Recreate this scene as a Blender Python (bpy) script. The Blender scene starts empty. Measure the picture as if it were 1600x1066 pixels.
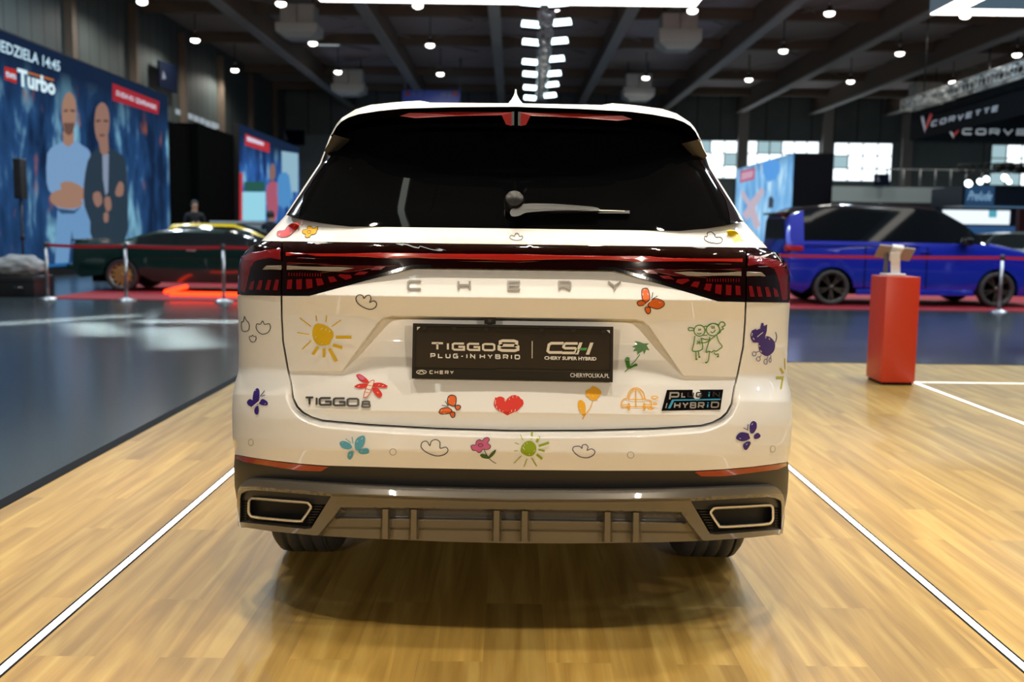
import bpy, bmesh, math, random
import numpy as np
from mathutils import Vector, Matrix
from mathutils.geometry import delaunay_2d_cdt, tessellate_polygon

S = bpy.context.scene
COL = S.collection
R = math.radians

# ------------------------------------------------------------------ camera
LENS = 35.0
F = 1600 * LENS / 36.0                 # focal length in pixels of a 1600 px wide frame
PITCH = math.atan(171 / F)             # the camera looks slightly down
CP, SP = math.cos(PITCH), math.sin(PITCH)
H = 1.26                               # eye height
ROLL = 0.0135                          # the photographer held it a little tilted

def make_camera():
    cd = bpy.data.cameras.new('camera')
    o = bpy.data.objects.new('camera', cd)
    COL.objects.link(o)
    cd.lens = LENS; cd.sensor_width = 36; cd.sensor_fit = 'HORIZONTAL'
    cd.clip_start = 0.05; cd.clip_end = 300
    cd.shift_x = 2.3 / 1600
    cd.dof.use_dof = True; cd.dof.focus_distance = 3.05; cd.dof.aperture_fstop = 2.9
    right = Vector((1, 0, 0)); up = Vector((0, SP, CP)); fwd = Vector((0, CP, -SP))
    c, s = math.cos(ROLL), math.sin(ROLL)
    r2 = right * c + up * s; u2 = up * c - right * s
    m = Matrix((( r2.x, u2.x, -fwd.x, 0), (r2.y, u2.y, -fwd.y, 0), (r2.z, u2.z, -fwd.z, H), (0, 0, 0, 1)))
    o.matrix_world = m
    S.camera = o
make_camera()

# ------------------------------------------------------------------ world, exposure, large lights
S.view_settings.view_transform = 'Standard'
S.view_settings.look = 'None'
S.view_settings.exposure = 0.12
S.view_settings.gamma = 1.0
S.view_settings.use_curve_mapping = False
w = bpy.data.worlds.new('world'); S.world = w; w.use_nodes = True
w.node_tree.nodes['Background'].inputs[0].default_value = (0.45, 0.6, 0.75, 1)
w.node_tree.nodes['Background'].inputs[1].default_value = 0.10

def area(name, loc, target, sx, sy, power, col):
    d = bpy.data.lights.new(name, 'AREA'); d.shape = 'RECTANGLE'; d.size = sx; d.size_y = sy
    d.energy = power; d.color = col
    o = bpy.data.objects.new(name, d); COL.objects.link(o); o.location = loc
    o.rotation_euler = (Vector(target) - Vector(loc)).to_track_quat('-Z', 'Y').to_euler()
    return o
def spot(name, loc, target, power, col, size=0.08, angle=80, blend=0.6):
    d = bpy.data.lights.new(name, 'SPOT'); d.energy = power; d.color = col
    d.shadow_soft_size = size; d.spot_size = R(angle); d.spot_blend = blend
    o = bpy.data.objects.new(name, d); COL.objects.link(o); o.location = loc
    o.rotation_euler = (Vector(target) - Vector(loc)).to_track_quat('-Z', 'Y').to_euler()
    return o
WARM = (1.0, 0.89, 0.73); NEUT = (1.0, 0.95, 0.86); COOL = (0.72, 0.88, 1.0)
# stand lighting: small spots above the car, and two low fill spots added behind the camera
SPOTS = [((-2.2, 1.7, 6.2), (-0.5, 2.6, 0), 300), ((0.2, 1.5, 6.2), (0.1, 2.6, 0), 280), ((2.4, 1.7, 6.2), (0.6, 2.6, 0), 320),
         ((-1.5, 4.7, 6.2), (-0.5, 2.4, 0), 480), ((0.2, 4.9, 6.2), (0.2, 2.2, 0), 480), ((1.7, 4.6, 6.2), (0.6, 2.4, 0), 520), ((-0.6, 3.4, 6.2), (0, 2.4, 0), 260), ((0.9, 3.4, 6.2), (0.2, 2.4, 0), 260),
         ((5.2, 7.5, 6.2), (3.8, 7.0, 0), 250), ((5.4, 2.5, 6.2), (4.2, 3.0, 0), 170), ((-3.6, -8.0, 3.5), (-0.3, 3.0, 0.9), 800), ((4.2, -8.0, 3.5), (0.3, 3.0, 0.9), 950)]
for i, (a, b, e) in enumerate(SPOTS):
    spot('stand_and_fill_spot', a, b, e, WARM, 0.10 if a[1] > 0 else 0.14, 110, 0.8)
# hall lighting: high-bay lamps in a grid, the rows above and before the picture
def bay(loc, power, size=.5, col=COOL, spread=180):
    d = bpy.data.lights.new('hall_bay_light', 'AREA'); d.shape = 'DISK'; d.size = size; d.energy = power; d.color = col; d.spread = R(spread)
    o = bpy.data.objects.new('hall_bay_light', d); COL.objects.link(o); o.location = loc; return o
for y in (8.0, 14.0, 21.0, 27.0):
    for x in (-10.5, -5.5, 4.5, 9.5, 15.0):
        bay((x, y, 8.6), (50 if x < 0 and y < 10 else 150 if x < 0 else 230) if y < 20 else 250)
def patch(loc, sx, sy, power, rz):  # added narrow beams that draw the bright patches on the hall floor
    d = bpy.data.lights.new('floor_patch_light', 'AREA'); d.shape = 'RECTANGLE'; d.size = sx; d.size_y = sy; d.energy = power; d.color = (1, .97, .9); d.spread = R(4)
    o = bpy.data.objects.new('floor_patch_light', d); COL.objects.link(o); o.location = loc; o.rotation_euler = (0, 0, rz)
patch((-3.9, 11.6, 8.4), .6, 2.4, 75, R(24)); patch((-2.7, 12.2, 8.4), .5, 2.4, 75, R(24)); patch((-6.2, 13.4, 8.4), .4, 2.6, 45, R(-38)); patch((-3.6, 13.6, 8.4), 3.0, .4, 70, R(4)); patch((-5.2, 12.4, 8.4), .5, 1.8, 50, R(30))
# ------------------------------------------------------------------ helpers
def lev(px, py):
    return px + (py - 362) * ROLL, py - (px - 800) * ROLL
def ray(lx, ly):
    v = (533 - ly) / F
    return (lx - 800) / F, CP + v * SP, -SP + v * CP
def at_l(lx, ly, Y):
    d = ray(lx, ly); t = Y / d[1]
    return Vector((d[0] * t, Y, H + d[2] * t))
def at(px, py, Y):
    return at_l(*lev(px, py), Y)
def at_x(px, py, X):
    lx, ly = lev(px, py); d = ray(lx, ly); t = X / d[0]
    return Vector((X, d[1] * t, H + d[2] * t))
def at_z(px, py, z):
    lx, ly = lev(px, py); d = ray(lx, ly); t = (z - H) / d[2]
    return Vector((d[0] * t, d[1] * t, z))

MATS = {}
def mat(name, col=(.5, .5, .5), rough=.5, metal=0.0, coat=0.0, emis=None, estr=0.0, spec=0.5, var=0.0, vscale=8.0, bump=0.0, alpha=1.0, trans=0.0, coat_rough=.03):
    if name in MATS: return MATS[name]
    m = bpy.data.materials.new(name); m.use_nodes = True
    nt = m.node_tree; b = nt.nodes['Principled BSDF']
    b.inputs['Base Color'].default_value = (*col, 1)
    b.inputs['Roughness'].default_value = rough
    b.inputs['Metallic'].default_value = metal
    b.inputs['Specular IOR Level'].default_value = spec
    b.inputs['Coat Weight'].default_value = coat
    b.inputs['Coat Roughness'].default_value = coat_rough
    b.inputs['Transmission Weight'].default_value = trans
    b.inputs['Alpha'].default_value = alpha
    if emis is not None:
        b.inputs['Emission Color'].default_value = (*emis, 1)
        b.inputs['Emission Strength'].default_value = estr
    if var > 0 or bump > 0:
        tc = nt.nodes.new('ShaderNodeTexCoord'); nz = nt.nodes.new('ShaderNodeTexNoise')
        nz.inputs['Scale'].default_value = vscale; nz.inputs['Detail'].default_value = 4
        nt.links.new(tc.outputs['Object'], nz.inputs['Vector'])
        if var > 0:
            mx = nt.nodes.new('ShaderNodeMixRGB'); mx.blend_type = 'MULTIPLY'
            rp = nt.nodes.new('ShaderNodeMapRange'); rp.inputs['To Min'].default_value = 1 - var; rp.inputs['To Max'].default_value = 1 + var
            nt.links.new(nz.outputs['Fac'], rp.inputs['Value'])
            mx.inputs['Fac'].default_value = 1
            mx.inputs['Color1'].default_value = (*col, 1)
            nt.links.new(rp.outputs['Result'], mx.inputs['Color2'])
            nt.links.new(mx.outputs['Color'], b.inputs['Base Color'])
        if bump > 0:
            bp = nt.nodes.new('ShaderNodeBump'); bp.inputs['Strength'].default_value = bump; bp.inputs['Distance'].default_value = .01
            nt.links.new(nz.outputs['Fac'], bp.inputs['Height']); nt.links.new(bp.outputs['Normal'], b.inputs['Normal'])
    MATS[name] = m
    return m
def glow(name, col, strength):
    if name in MATS: return MATS[name]
    m = bpy.data.materials.new(name); m.use_nodes = True
    nt = m.node_tree; nt.nodes.clear()
    o = nt.nodes.new('ShaderNodeOutputMaterial'); e = nt.nodes.new('ShaderNodeEmission')
    e.inputs[0].default_value = (*col, 1); e.inputs[1].default_value = strength
    nt.links.new(e.outputs[0], o.inputs[0])
    MATS[name] = m
    return m

class MB:
    """collects faces for ONE mesh object; every face carries a material slot"""
    def __init__(s): s.v = []; s.f = []; s.mi = []; s.mats = []; s.sm = []
    def slot(s, m):
        if m not in s.mats: s.mats.append(m)
        return s.mats.index(m)
    def add(s, vs, fs, m, smooth=False):
        o = len(s.v); k = s.slot(m)
        s.v += [tuple(v) for v in vs]
        for f in fs: s.f.append([i + o for i in f]); s.mi.append(k); s.sm.append(smooth)
    def box(s, lo, hi, m, bev=0.0, M=None):
        x0, y0, z0 = lo; x1, y1, z1 = hi
        if bev <= 0:
            vs = [Vector((x, y, z)) for z in (z0, z1) for y in (y0, y1) for x in (x0, x1)]
            fs = [(0, 2, 3, 1), (4, 5, 7, 6), (0, 1, 5, 4), (1, 3, 7, 5), (3, 2, 6, 7), (2, 0, 4, 6)]
        else:
            bm = bmesh.new(); bmesh.ops.create_cube(bm, size=1)
            for v in bm.verts:
                v.co = Vector(((x0 + x1) / 2 + v.co.x * (x1 - x0), (y0 + y1) / 2 + v.co.y * (y1 - y0), (z0 + z1) / 2 + v.co.z * (z1 - z0)))
            bmesh.ops.bevel(bm, geom=bm.edges[:], offset=bev, segments=2, affect='EDGES', profile=.6)
            bm.verts.index_update()
            vs = [v.co.copy() for v in bm.verts]; fs = [[v.index for v in f.verts] for f in bm.faces]; bm.free()
        if M is not None: vs = [M @ v for v in vs]
        s.add(vs, fs, m, bev > 0)
    def tube(s, pts, r, m, n=8, caps=True, smooth=True):
        pts = [Vector(p) for p in pts]
        rs = r if isinstance(r, (list, tuple)) else [r] * len(pts)
        vs = []; fs = []
        for i, p in enumerate(pts):
            d = (pts[min(i + 1, len(pts) - 1)] - pts[max(i - 1, 0)]).normalized()
            a = d.cross(Vector((0, 0, 1)) if abs(d.z) < .95 else Vector((1, 0, 0))).normalized(); b = d.cross(a)
            for k in range(n):
                t = 2 * math.pi * k / n
                vs.append(p + (a * math.cos(t) + b * math.sin(t)) * rs[i])
        for i in range(len(pts) - 1):
            for k in range(n):
                fs.append((i * n + k, (i + 1) * n + k, (i + 1) * n + (k + 1) % n, i * n + (k + 1) % n))
        if caps:
            fs.append(tuple(range(n))); fs.append(tuple(reversed([(len(pts) - 1) * n + k for k in range(n)])))
        s.add(vs, fs, m, smooth)
    def lathe(s, prof, m, M=None, n=40, mlist=None):
        """prof: (radius, height) pairs about local Z"""
        vs = []
        for r, z in prof:
            for k in range(n):
                t = 2 * math.pi * k / n; vs.append(Vector((r * math.cos(t), r * math.sin(t), z)))
        if M is not None: vs = [M @ v for v in vs]
        fs = []
        for i in range(len(prof) - 1):
            for k in range(n):
                fs.append((i * n + k, i * n + (k + 1) % n, (i + 1) * n + (k + 1) % n, (i + 1) * n + k))
        s.add(vs, fs, m, True)
    def prism(s, poly, fn, d0, d1, m, smooth=False):
        """2D polygon extruded between depth d0 and d1; fn(u, v, d) -> point"""
        n = len(poly)
        tr = tessellate_polygon([[Vector((p[0], p[1], 0)) for p in poly]])
        vs = [fn(u, v, d0) for u, v in poly] + [fn(u, v, d1) for u, v in poly]
        fs = [tuple(t) for t in tr]
        if d1 != d0:
            fs += [tuple(n + i for i in reversed(t)) for t in tr]
            fs += [(i, (i + 1) % n, n + (i + 1) % n, n + i) for i in range(n)]
        else: vs = vs[:n]
        s.add(vs, fs, m, smooth)
    def obj(s, name, parent=None, auto=None):
        me = bpy.data.meshes.new(name); me.from_pydata(s.v, [], s.f)
        for m in s.mats: me.materials.append(m)
        for p, k, q in zip(me.polygons, s.mi, s.sm): p.material_index = k; p.use_smooth = q
        bm = bmesh.new(); bm.from_mesh(me)
        bmesh.ops.recalc_face_normals(bm, faces=bm.faces[:]); bm.to_mesh(me); bm.free()
        if auto is not None and any(s.sm): me.set_sharp_from_angle(angle=R(auto))
        o = bpy.data.objects.new(name, me); COL.objects.link(o)
        if parent is not None: o.parent = parent
        return o

def tag(o, label=None, cat=None, group=None, kind=None):
    if label: o['label'] = label
    if cat: o['category'] = cat
    if group: o['group'] = group
    if kind: o['kind'] = kind
    return o
def thing(name, label, cat, loc=(0, 0, 0), rz=0.0, group=None):
    o = bpy.data.objects.new(name, None); COL.objects.link(o)
    o.location = loc; o.rotation_euler = (0, 0, rz); o.empty_display_size = .1
    return tag(o, label, cat, group)
def copy_tree(o, parent=None):
    c = o.copy(); COL.objects.link(c); c.parent = parent
    for ch in list(o.children): copy_tree(ch, c)
    return c
def struct(mb, name): return tag(mb.obj(name), kind='structure')

# ---- 2D drawing: ribbons and fills, in any 2D frame
def ribbon(pts, wd, closed=False):
    """polyline -> list of quads with mitred joints"""
    P = [Vector((p[0], p[1])) for p in pts]; n = len(P); out = []
    L = []; Rr = []
    for i in range(n):
        if closed: a, b = P[(i - 1) % n], P[(i + 1) % n]
        else: a, b = P[max(i - 1, 0)], P[min(i + 1, n - 1)]
        d1 = (P[i] - a); d2 = (b - P[i])
        if d1.length < 1e-9: d1 = d2
        if d2.length < 1e-9: d2 = d1
        d1 = d1.normalized(); d2 = d2.normalized(); t = (d1 + d2)
        if t.length < .2: t = d1
        t = t.normalized(); nn = Vector((-t.y, t.x)); k = max(.45, nn.dot(Vector((-d1.y, d1.x))))
        hw = (wd[i] if isinstance(wd, (list, tuple)) else wd) / 2 / k
        L.append(P[i] + nn * hw); Rr.append(P[i] - nn * hw)
    for i in range(n if closed else n - 1):
        j = (i + 1) % n
        out.append([L[i], Rr[i], Rr[j], L[j]])
    return out
def smooth_pts(pts, closed=True, k=4):
    """Catmull-Rom through pts"""
    n = len(pts); out = []
    P = [Vector((p[0], p[1])) for p in pts]
    for i in range(n if closed else n - 1):
        if closed: p0, p1, p2, p3 = P[i - 1], P[i], P[(i + 1) % n], P[(i + 2) % n]
        else: p0, p1, p2, p3 = P[max(i - 1, 0)], P[i], P[i + 1], P[min(i + 2, n - 1)]
        for j in range(k):
            t = j / k
            out.append(.5 * ((2 * p1) + (p2 - p0) * t + (2 * p0 - 5 * p1 + 4 * p2 - p3) * t * t + (3 * p1 - p0 - 3 * p2 + p3) * t ** 3))
    if not closed: out.append(P[-1])
    return [(p.x, p.y) for p in out]

# ---- stroke lettering in a wide technical face; unit box, y up
GL = {
 'C': [[(1, 1), (.14, 1), (0, .84), (0, .16), (.14, 0), (1, 0)]],
 'H': [[(0, 0), (0, 1)], [(1, 0), (1, 1)], [(0, .5), (1, .5)]],
 'E': [[(1, 1), (0, 1), (0, 0), (1, 0)], [(0, .5), (.95, .5)]],
 'R': [[(0, 0), (0, 1), (.88, 1), (1, .88), (1, .5), (.88, .4), (0, .4)], [(.5, .4), (1, 0)]],
 'Y': [[(0, 1), (.5, .45), (1, 1)], [(.5, .45), (.5, 0)]],
 'T': [[(0, 1), (1, 1)], [(.5, 1), (.5, 0)]],
 'I': [[(.5, 0), (.5, 1)]],
 'i': [[(.5, 0), (.5, .62)], [(.5, .82), (.5, 1.0)]],
 'G': [[(1, 1), (.14, 1), (0, .84), (0, .16), (.14, 0), (1, 0), (1, .48), (.5, .48)]],
 'O': [[(.14, 1), (0, .84), (0, .16), (.14, 0), (.86, 0), (1, .16), (1, .84), (.86, 1), (.14, 1)]],
 '8': [[(.2, .53), (.06, .64), (.06, .9), (.2, 1), (.8, 1), (.94, .9), (.94, .64), (.8, .53), (.2, .53), (0, .42), (0, .12), (.16, 0), (.84, 0), (1, .12), (1, .42), (.8, .53)]],
 'P': [[(0, 0), (0, 1), (.88, 1), (1, .86), (1, .54), (.88, .4), (0, .4)]],
 'L': [[(0, 1), (0, 0), (1, 0)]],
 'U': [[(0, 1), (0, .16), (.14, 0), (.86, 0), (1, .16), (1, 1)]],
 'N': [[(0, 0), (0, 1), (1, 0), (1, 1)]],
 'B': [[(0, 0), (0, 1), (.82, 1), (.93, .9), (.93, .62), (.82, .52), (0, .52)], [(.82, .52), (1, .4), (1, .12), (.86, 0), (0, 0)]],
 'D': [[(0, 0), (0, 1), (.8, 1), (1, .82), (1, .18), (.8, 0), (0, 0)]],
 'S': [[(1, 1), (.14, 1), (0, .88), (0, .62), (.14, .5), (.86, .5), (1, .38), (1, .12), (.86, 0), (0, 0)]],
 'V': [[(0, 1), (.5, 0), (1, 1)]],
 'A': [[(0, 0), (.5, 1), (1, 0)], [(.2, .36), (.8, .36)]],
 'K': [[(0, 0), (0, 1)], [(1, 1), (0, .45)], [(.3, .6), (1, 0)]],
 '-': [[(.1, .45), (.9, .45)]],
 '.': [[(.4, .02), (.6, .02)]],
}
NARROW = {'I': .3, 'i': .3, '-': .6, '.': .3, ' ': .55}
def lettering(text, x0, x1, y0, y1, st, gap=.28, slant=0.0):
    """quads for TEXT fitted into x0..x1, y0 (top)..y1 (bottom) of a y-down frame, stroke width st"""
    ws = [NARROW.get(c, 1.0) for c in text]
    tot = sum(ws) + gap * (len(text) - 1); u = (x1 - x0) / tot; x = x0; out = []
    hh = y1 - y0
    for c, wd in zip(text, ws):
        cw = wd * u
        for stroke in GL.get(c, []):
            pts = []
            for a, b in stroke:
                yy = y1 - st / 2 - b * (hh - st)
                xx = x + st / 2 + a * (cw - st) if wd >= .6 else x + cw / 2 + (a - .5) * 2 * st
                pts.append((xx + slant * (y1 - yy), yy))
            out += ribbon(pts, st)
        x += cw + gap * u
    return out
def font_shape(text, bold=0.0):
    """triangles of TEXT in the built-in face, normalised to a 0..1 box (x right, y up)"""
    cu = bpy.data.curves.new('t', 'FONT'); cu.body = text; cu.offset = bold; cu.resolution_u = 2
    o = bpy.data.objects.new('t', cu); COL.objects.link(o)
    dg = bpy.context.evaluated_depsgraph_get(); me = o.evaluated_get(dg).to_mesh()
    vs = [(v.co.x, v.co.y) for v in me.vertices]; fs = [tuple(p.vertices) for p in me.polygons]
    o.evaluated_get(dg).to_mesh_clear(); bpy.data.objects.remove(o); bpy.data.curves.remove(cu)
    xs = [v[0] for v in vs]; ys = [v[1] for v in vs]
    a, b, c, d = min(xs), max(xs), min(ys), max(ys)
    return [((x - a) / (b - a), (y - c) / (d - c)) for x, y in vs], fs
# ================================================================== THE HALL
def nodes_of(m): return m.node_tree.nodes, m.node_tree.links
def wood_material():
    m = bpy.data.materials.new('oak_planks'); m.use_nodes = True; n, l = nodes_of(m); b = n['Principled BSDF']
    tc = n.new('ShaderNodeTexCoord'); mp_ = n.new('ShaderNodeMapping'); mp_.inputs['Rotation'].default_value = (0, 0, R(90)); mp_.inputs['Location'].default_value = (.31, .07, 0)
    l.new(tc.outputs['Object'], mp_.inputs['Vector'])
    br = n.new('ShaderNodeTexBrick'); br.offset = .37; br.offset_frequency = 2; br.squash = 1
    br.inputs['Color1'].default_value = (.0, .0, .0, 1); br.inputs['Color2'].default_value = (1, 1, 1, 1); br.inputs['Mortar'].default_value = (.35, .35, .35, 1)
    br.inputs['Scale'].default_value = 1; br.inputs['Brick Width'].default_value = 1.25; br.inputs['Row Height'].default_value = .19; br.inputs['Mortar Size'].default_value = .0006; br.inputs['Bias'].default_value = 0
    l.new(mp_.outputs['Vector'], br.inputs['Vector'])
    def noise(sx, sy, det, dist=0.0):
        q = n.new('ShaderNodeMapping'); q.inputs['Scale'].default_value = (sx, sy, 1); z = n.new('ShaderNodeTexNoise'); z.inputs['Scale'].default_value = 1; z.inputs['Detail'].default_value = det; z.inputs['Distortion'].default_value = dist
        # shift the grain from plank to plank
        ad = n.new('ShaderNodeVectorMath'); ad.operation = 'MULTIPLY_ADD'; ad.inputs[1].default_value = (3.1, 5.7, 0)
        l.new(br.outputs['Color'], ad.inputs[0]); l.new(tc.outputs['Object'], ad.inputs[2])
        l.new(ad.outputs['Vector'], q.inputs['Vector']); l.new(q.outputs['Vector'], z.inputs['Vector']); return z
    z1 = noise(13, .8, 6, 1.0); z2 = noise(70, 2.2, 4); z3 = noise(.7, .5, 2)
    r1 = n.new('ShaderNodeValToRGB'); e = r1.color_ramp.elements
    e[0].position = .34; e[0].color = (.275, .161, .034, 1); e[1].position = .66; e[1].color = (.435, .290, .078, 1)
    x = e.new(.5); x.color = (.358, .218, .050, 1)
    l.new(z1.outputs['Fac'], r1.inputs['Fac'])
    def mul(col, fac, lo, hi):
        mr = n.new('ShaderNodeMapRange'); mr.inputs['To Min'].default_value = lo; mr.inputs['To Max'].default_value = hi
        l.new(fac, mr.inputs['Value']); mm = n.new('ShaderNodeMixRGB'); mm.blend_type = 'MULTIPLY'; mm.inputs['Fac'].default_value = 1
        l.new(col, mm.inputs['Color1']); l.new(mr.outputs['Result'], mm.inputs['Color2']); return mm.outputs['Color']
    c = mul(r1.outputs['Color'], br.outputs['Color'], .84, 1.12)
    c = mul(c, z2.outputs['Fac'], .84, 1.14); c = mul(c, z3.outputs['Fac'], .93, 1.07)
    l.new(c, b.inputs['Base Color'])
    b.inputs['Roughness'].default_value = .42; b.inputs['Specular IOR Level'].default_value = .3
    return m
def lines_material(name, axis, period, width, c1, c2, rough=.6):
    m = bpy.data.materials.new(name); m.use_nodes = True; n, l = nodes_of(m); b = n['Principled BSDF']
    tc = n.new('ShaderNodeTexCoord'); sp_ = n.new('ShaderNodeSeparateXYZ'); l.new(tc.outputs['Object'], sp_.inputs[0])
    dv = n.new('ShaderNodeMath'); dv.operation = 'DIVIDE'; dv.inputs[1].default_value = period; l.new(sp_.outputs[axis], dv.inputs[0])
    fr = n.new('ShaderNodeMath'); fr.operation = 'FRACT'; l.new(dv.outputs[0], fr.inputs[0])
    lt = n.new('ShaderNodeMath'); lt.operation = 'LESS_THAN'; lt.inputs[1].default_value = width; l.new(fr.outputs[0], lt.inputs[0])
    mx = n.new('ShaderNodeMixRGB'); mx.inputs['Color1'].default_value = (*c1, 1); mx.inputs['Color2'].default_value = (*c2, 1); l.new(lt.outputs[0], mx.inputs['Fac'])
    nz = n.new('ShaderNodeTexNoise'); nz.inputs['Scale'].default_value = .9; nz.inputs['Detail'].default_value = 5; l.new(tc.outputs['Object'], nz.inputs['Vector'])
    mr = n.new('ShaderNodeMapRange'); mr.inputs['To Min'].default_value = .75; mr.inputs['To Max'].default_value = 1.25; l.new(nz.outputs['Fac'], mr.inputs['Value'])
    mm = n.new('ShaderNodeMixRGB'); mm.blend_type = 'MULTIPLY'; mm.inputs['Fac'].default_value = 1; l.new(mx.outputs[0], mm.inputs['Color1']); l.new(mr.outputs[0], mm.inputs['Color2'])
    l.new(mm.outputs[0], b.inputs['Base Color']); b.inputs['Roughness'].default_value = rough
    return m
FZ = -.02                                   # the hall floor lies a little below the stand's deck
HALLF = mat('hall_floor_grey', (.040, .052, .056), rough=.19, spec=.3, var=.12, vscale=.6)
mb = MB(); mb.box((-16, -16, -.3), (34, 66, FZ), HALLF); struct(mb, 'floor')
DECK = wood_material(); EDGE_B = mat('black_edge_trim', (.005, .005, .006), rough=.7, spec=.1)
DX0, DX1, DY0, DY1 = -2.26, 15.0, -8.0, 9.86
mb = MB(); mb.box((DX0, DY0, FZ), (DX1, DY1, 0), DECK); struct(mb, 'floor_deck')
mb = MB()
mb.box((DX0 - .075, DY0, FZ), (DX0, DY1 + .03, .003), EDGE_B); mb.box((DX0, DY1, FZ), (DX1, DY1 + .03, .003), EDGE_B); struct(mb, 'trim_1')
# light lines let into the deck, one frame per car bay
LEDW = glow('led_line', (1, .97, .90), 3.2)
LX = [(-1.436, 1.530), (3.52, 6.5), (8.4, 11.4)]
LY0, LY1 = -2.0, 8.60
for i, (x0, x1) in enumerate(LX):
    mb = MB(); h_, t_ = .0135, .009
    for (a0, b0, a1, b1) in ((x0 - h_, LY0, x0 + h_, LY1 + h_), (x1 - h_, LY0, x1 + h_, LY1 + h_), (x0 + h_, LY1 - h_, x1 - h_, LY1 + h_)):
        mb.box((a0, b0, 0), (a1, b1, .002), LEDW)
        mb.box((a0 - t_, b0 - t_, 0), (a1 + t_, b1 + t_, .0012), EDGE_B)
    tag(mb.obj('floor_light_line'), ['glowing white light line let into the wooden floor around the white SUV', 'glowing white light line in the wooden floor beside the red pedestal', 'glowing white light line in the wooden floor at the far bay'][i], 'light line', kind='structure')

CEIL = mat('ceiling_dark', (.54, .44, .42), rough=.8, var=.2, vscale=.35)
BEAM = mat('beam_paint', (.42, .39, .36), rough=.6); BEAMB = mat('beam_brown', (.20, .15, .11), rough=.7)
CLAD = lines_material('wall_cladding', 1, .8, .08, (.095, .118, .115), (.04, .043, .04))
CLADF = lines_material('far_cladding', 0, 1.4, .06, (.16, .185, .185), (.06, .066, .066))
FARW = mat('far_wall_grey', (.26, .31, .32), rough=.7, var=.2, vscale=.4)
HZ = 9.7; WX0, WX1, WY0, WY1 = -14.0, 33.0, -15.0, 62.0
mb = MB(); mb.box((WX0 - .3, WY0, HZ), (WX1 + .3, WY1 + .4, HZ + .3), CEIL); struct(mb, 'ceiling')
mb = MB(); mb.box((WX0 - .3, WY0, FZ), (WX0, WY1, HZ), CLAD); struct(mb, 'wall_left')
mb = MB(); mb.box((WX1, WY0, FZ), (WX1 + .3, WY1, HZ), FARW); struct(mb, 'wall_right')
mb = MB(); mb.box((WX0 - .3, WY0 - .3, FZ), (WX1 + .3, WY0, HZ), mat('wall_back_dark', (.03, .032, .034), rough=.8)); struct(mb, 'wall_back')
mb = MB(); mb.box((WX0 - .3, WY1, FZ), (WX1 + .3, WY1 + .3, 7.6), FARW); mb.box((WX0 - .3, WY1 - .02, 7.0), (WX1 + .3, WY1 + .3, HZ), CLADF); struct(mb, 'wall_far')
# columns along the left wall and beams under the roof
k = 1
for y in (21.0, 26.4, 31.8, 37.1, 42.5, 48, 53.5, 59):
    k += 1; mb = MB(); mb.box((WX0, y, FZ), (WX0 + .25, y + .34, HZ - .4), BEAMB); struct(mb, 'trim_%d' % k)
for x in (at(1151.5, 250, WY1 - .3).x, at(1283, 250, WY1 - .3).x, at(1408, 250, WY1 - .3).x):
    k += 1; mb = MB(); mb.box((x, WY1 - .45, FZ), (x + .62, WY1 - .02, HZ - .6), BEAM); struct(mb, 'trim_%d' % k)
for x in (-9.8, -5.1, -.7, 3.9, 9.0, 13.7, 18.2, 22.8, 27.5):
    k += 1
    mb = MB(); mb.box((x - .05, 6, HZ - 1.05), (x + .05, WY1, HZ), BEAMB); mb.box((x - .2, 6, HZ - 1.12), (x + .2, WY1, HZ - 1.03), BEAM)
    tag(mb.obj('roof_beam'), kind='structure')
for y in (22, 29.5, 38.6, 44.5, 53, 59):
    mb = MB(); mb.box((WX0, y - .14, HZ - .42), (WX1, y + .14, HZ - .02), BEAMB); tag(mb.obj('cross_beam'), kind='structure')
mb = MB()
for y in (38.2, 45, 52): 
    for s in (1, -1):
        for x in range(-9, 27, 5): mb.tube([(x - 2.3, y - 2.6 * s, HZ - .12), (x + 2.3, y + 2.6 * s, HZ - .12)], .03, BEAM, 5)
tag(mb.obj('roof_bracing'), kind='structure')
# far windows and the small panes in the left wall
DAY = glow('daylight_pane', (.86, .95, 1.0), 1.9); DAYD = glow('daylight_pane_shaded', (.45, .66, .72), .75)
MULL = mat('window_bars', (.13, .15, .16), rough=.5)
def wall_window(n, px0, py0, px1, py1, cols, rows, dim=()):
    a = at(px0, py0, WY1 - .03); b = at(px1, py1, WY1 - .03); mb = MB(); x0, x1, z1, z0 = a.x, b.x, a.z, b.z
    for i in range(cols):
        for j in range(rows):
            q0, q1 = x0 + (x1 - x0) * i / cols, x0 + (x1 - x0) * (i + 1) / cols; r0, r1 = z0 + (z1 - z0) * j / rows, z0 + (z1 - z0) * (j + 1) / rows
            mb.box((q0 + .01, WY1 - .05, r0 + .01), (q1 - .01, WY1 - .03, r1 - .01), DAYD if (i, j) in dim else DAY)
    p = MB()
    for i in range(cols + 1): xx = x0 + (x1 - x0) * i / cols; p.box((xx - .03, WY1 - .12, z0 - .06), (xx + .03, WY1 - .02, z1 + .06), MULL)
    for j in range(rows + 1): zz = z0 + (z1 - z0) * j / rows; p.box((x0, WY1 - .12, zz - .03), (x1, WY1 - .02, zz + .03), MULL)
    o = p.obj('window_%d' % n); tag(o, kind='structure'); mb.obj('window_pane', o)
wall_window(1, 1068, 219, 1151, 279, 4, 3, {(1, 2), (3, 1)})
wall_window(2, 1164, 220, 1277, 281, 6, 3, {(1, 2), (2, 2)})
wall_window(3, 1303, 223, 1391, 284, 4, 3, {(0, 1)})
wall_window(4, 1549, 226, 1640, 291, 4, 3, {(0, 2), (0, 1), (0, 0), (1, 0)})
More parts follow.
